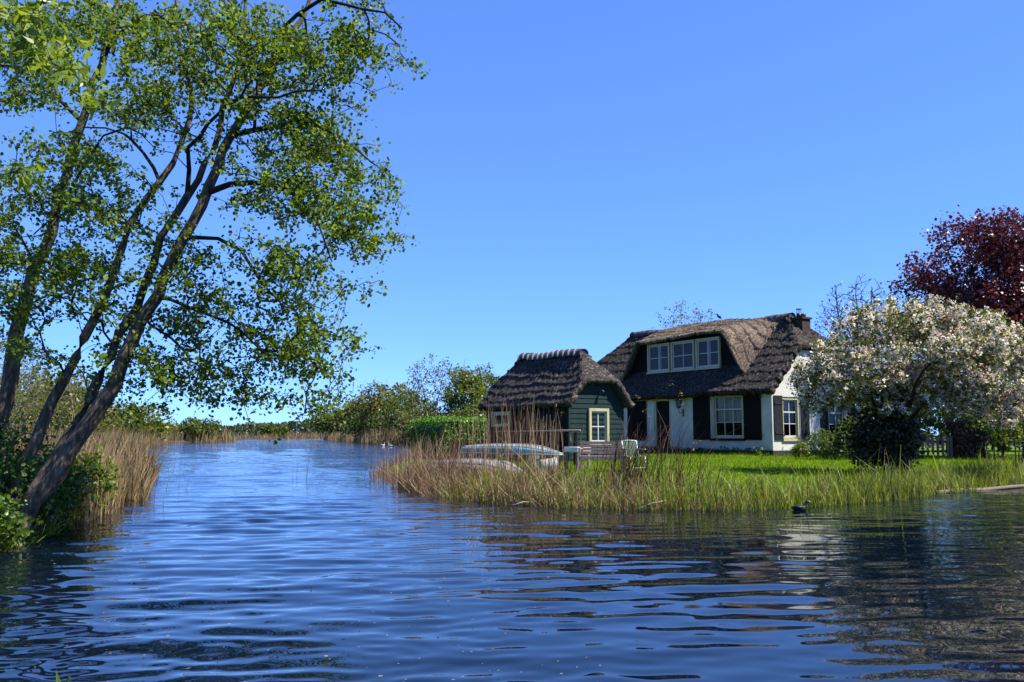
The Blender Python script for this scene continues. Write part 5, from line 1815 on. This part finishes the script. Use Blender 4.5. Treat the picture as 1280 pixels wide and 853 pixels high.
HM = Matrix.Translation((10.12, 34.6, .45)) @ Matrix.Rotation(ROT, 4, 'Z')
cx = -5.25
cl = 0.05 * math.sin(cx * 0.9 + 7) + 0.03 * math.sin(cx * 2.3) - .014 * cx
cp_ = HM @ Vector((cx, 2.8, 5.74 + cl + .21))
bird('crow', 'small black crow perched on the ridge of the house above the dormer', 'bird', tuple(cp_), R(200), [(-.17, .05, .008), (-.10, .08, .022), (-.03, .13, .05), (.03, .18, .058), (.07, .235, .04), (.095, .27, .034), (.12, .275, .022), (.13, .275, .01)], M['feather_black'],
     ([(.12, 0, .272), (.15, 0, .268), (.175, 0, .262)], [.012, .009, .003]), M['iron'], .12, 1.0, extra=(.04, .17, -.13, .05, -.10))
ct = at(1000, 637, 15.0)
bird('coot', 'black coot with white bill swimming just off the sedge bank', 'bird', (ct.x, 15.0, .0), R(-4), [(-.17, .055, .012), (-.12, .05, .045), (-.04, .035, .075), (.05, .04, .072), (.10, .08, .045), (.125, .14, .032), (.145, .175, .036), (.17, .178, .024), (.178, .177, .01)], M['feather_black'],
     ([(.165, 0, .185), (.185, 0, .172), (.205, 0, .165)], [.012, .011, .003]), M['bill_white'], 0, .85, extra=(.05, .065, -.13, .07, .01))
for px, y, lab in ((478.5, 104, 'white swan on the water before the far bank, the left one of two'), (488, 100, 'white swan on the water before the far bank, nearer the dry reeds')):
    c = at(px, 557, y)
    bird('swan', lab, 'bird', (c.x, y, 0), R(20 if px < 480 else 170), [(-.5, .22, .02), (-.35, .16, .12), (-.1, .12, .22), (.2, .12, .2), (.36, .2, .1), (.40, .38, .06), (.36, .56, .05), (.38, .68, .055), (.44, .70, .05), (.48, .69, .02)], M['feather_white'],
         ([(.47, 0, .69), (.54, 0, .665), (.58, 0, .655)], [.028, .02, .008]), M['bill_orange'], 0, .5, extra=(.2, .22, -.45, .2, .04))


# driftwood, sticks and floating bits
def debris():
    rg = np.random.default_rng(9)
    pts = []
    for px, py in ((1170, 614), (1200, 611.5), (1232, 609.5), (1260, 608), (1300, 605.5)):
        y = (EYE - .04) * FPX / (py - 544)
        v = at(px, py, y)
        pts.append((v.x, v.y, .03 + rg.normal(0, .012)))
    lg = MB().tube([tuple(p) for p in smooth_path(pts, .25)], list(np.linspace(.055, .04, len(smooth_path(pts, .25)))), 9)
    tag(lg.build('bank_log', M['log'], None, True), 'long pale weathered pole lying at the waterline at the right', 'log')
    for (x0, y0, x1, y1), lab in (((798, 637, 832, 626), 'pale bent stick at the waterline below the dead stalks'), ((640, 632, 668, 628), 'short pale stick at the waterline below the dinghy')):
        a = at(x0, y0, (EYE - .0) * FPX / (y0 - 544)); b = at(x1, y1, a.y + .25)
        m = (a + b) / 2 + Vector((0, 0, .03))
        tag(MB().tube([a, m, b], [.014, .016, .01], 7).build('stick', M['grey_wood'], None, True), lab, 'stick')
    n = 170
    px = rg.uniform(40, 760, n); py = 690 + 160 * rg.random(n)
    P = []
    for x, y in zip(px, py):
        d = EYE * FPX / (y - 544)
        v = at(x, y, d)
        P.append((v.x, v.y, .022))
    nm = leaf_mesh('floating_leaves', np.array(P), .010, rg, 'petal', 8.0, .4)
    tag(link('floating_leaves', nm, M['reed_tan']), 'tiny fallen bud scales floating on the near water', 'floating leaves', kind='stuff')
    c = at(78, 852, 4.45)
    root = empty('water_plant', (c.x, c.y, -.05))
    tag(root, 'tip of a small bright green plant at the bottom left edge', 'plant')
    for k in range(6):
        a = k * 1.05 + .3
        e = Vector((math.cos(a) * .07, math.sin(a) * .05, .10 + .03 * (k % 3)))
        s_ = Vector((-math.sin(a), math.cos(a), 0)) * .012
        MB().poly([(0, 0, 0), tuple(e * .5 + s_ + Vector((0, 0, .02))), tuple(e), tuple(e * .5 - s_ + Vector((0, 0, .02)))]).build('leaf', M['leaf_willow'], root)


debris()
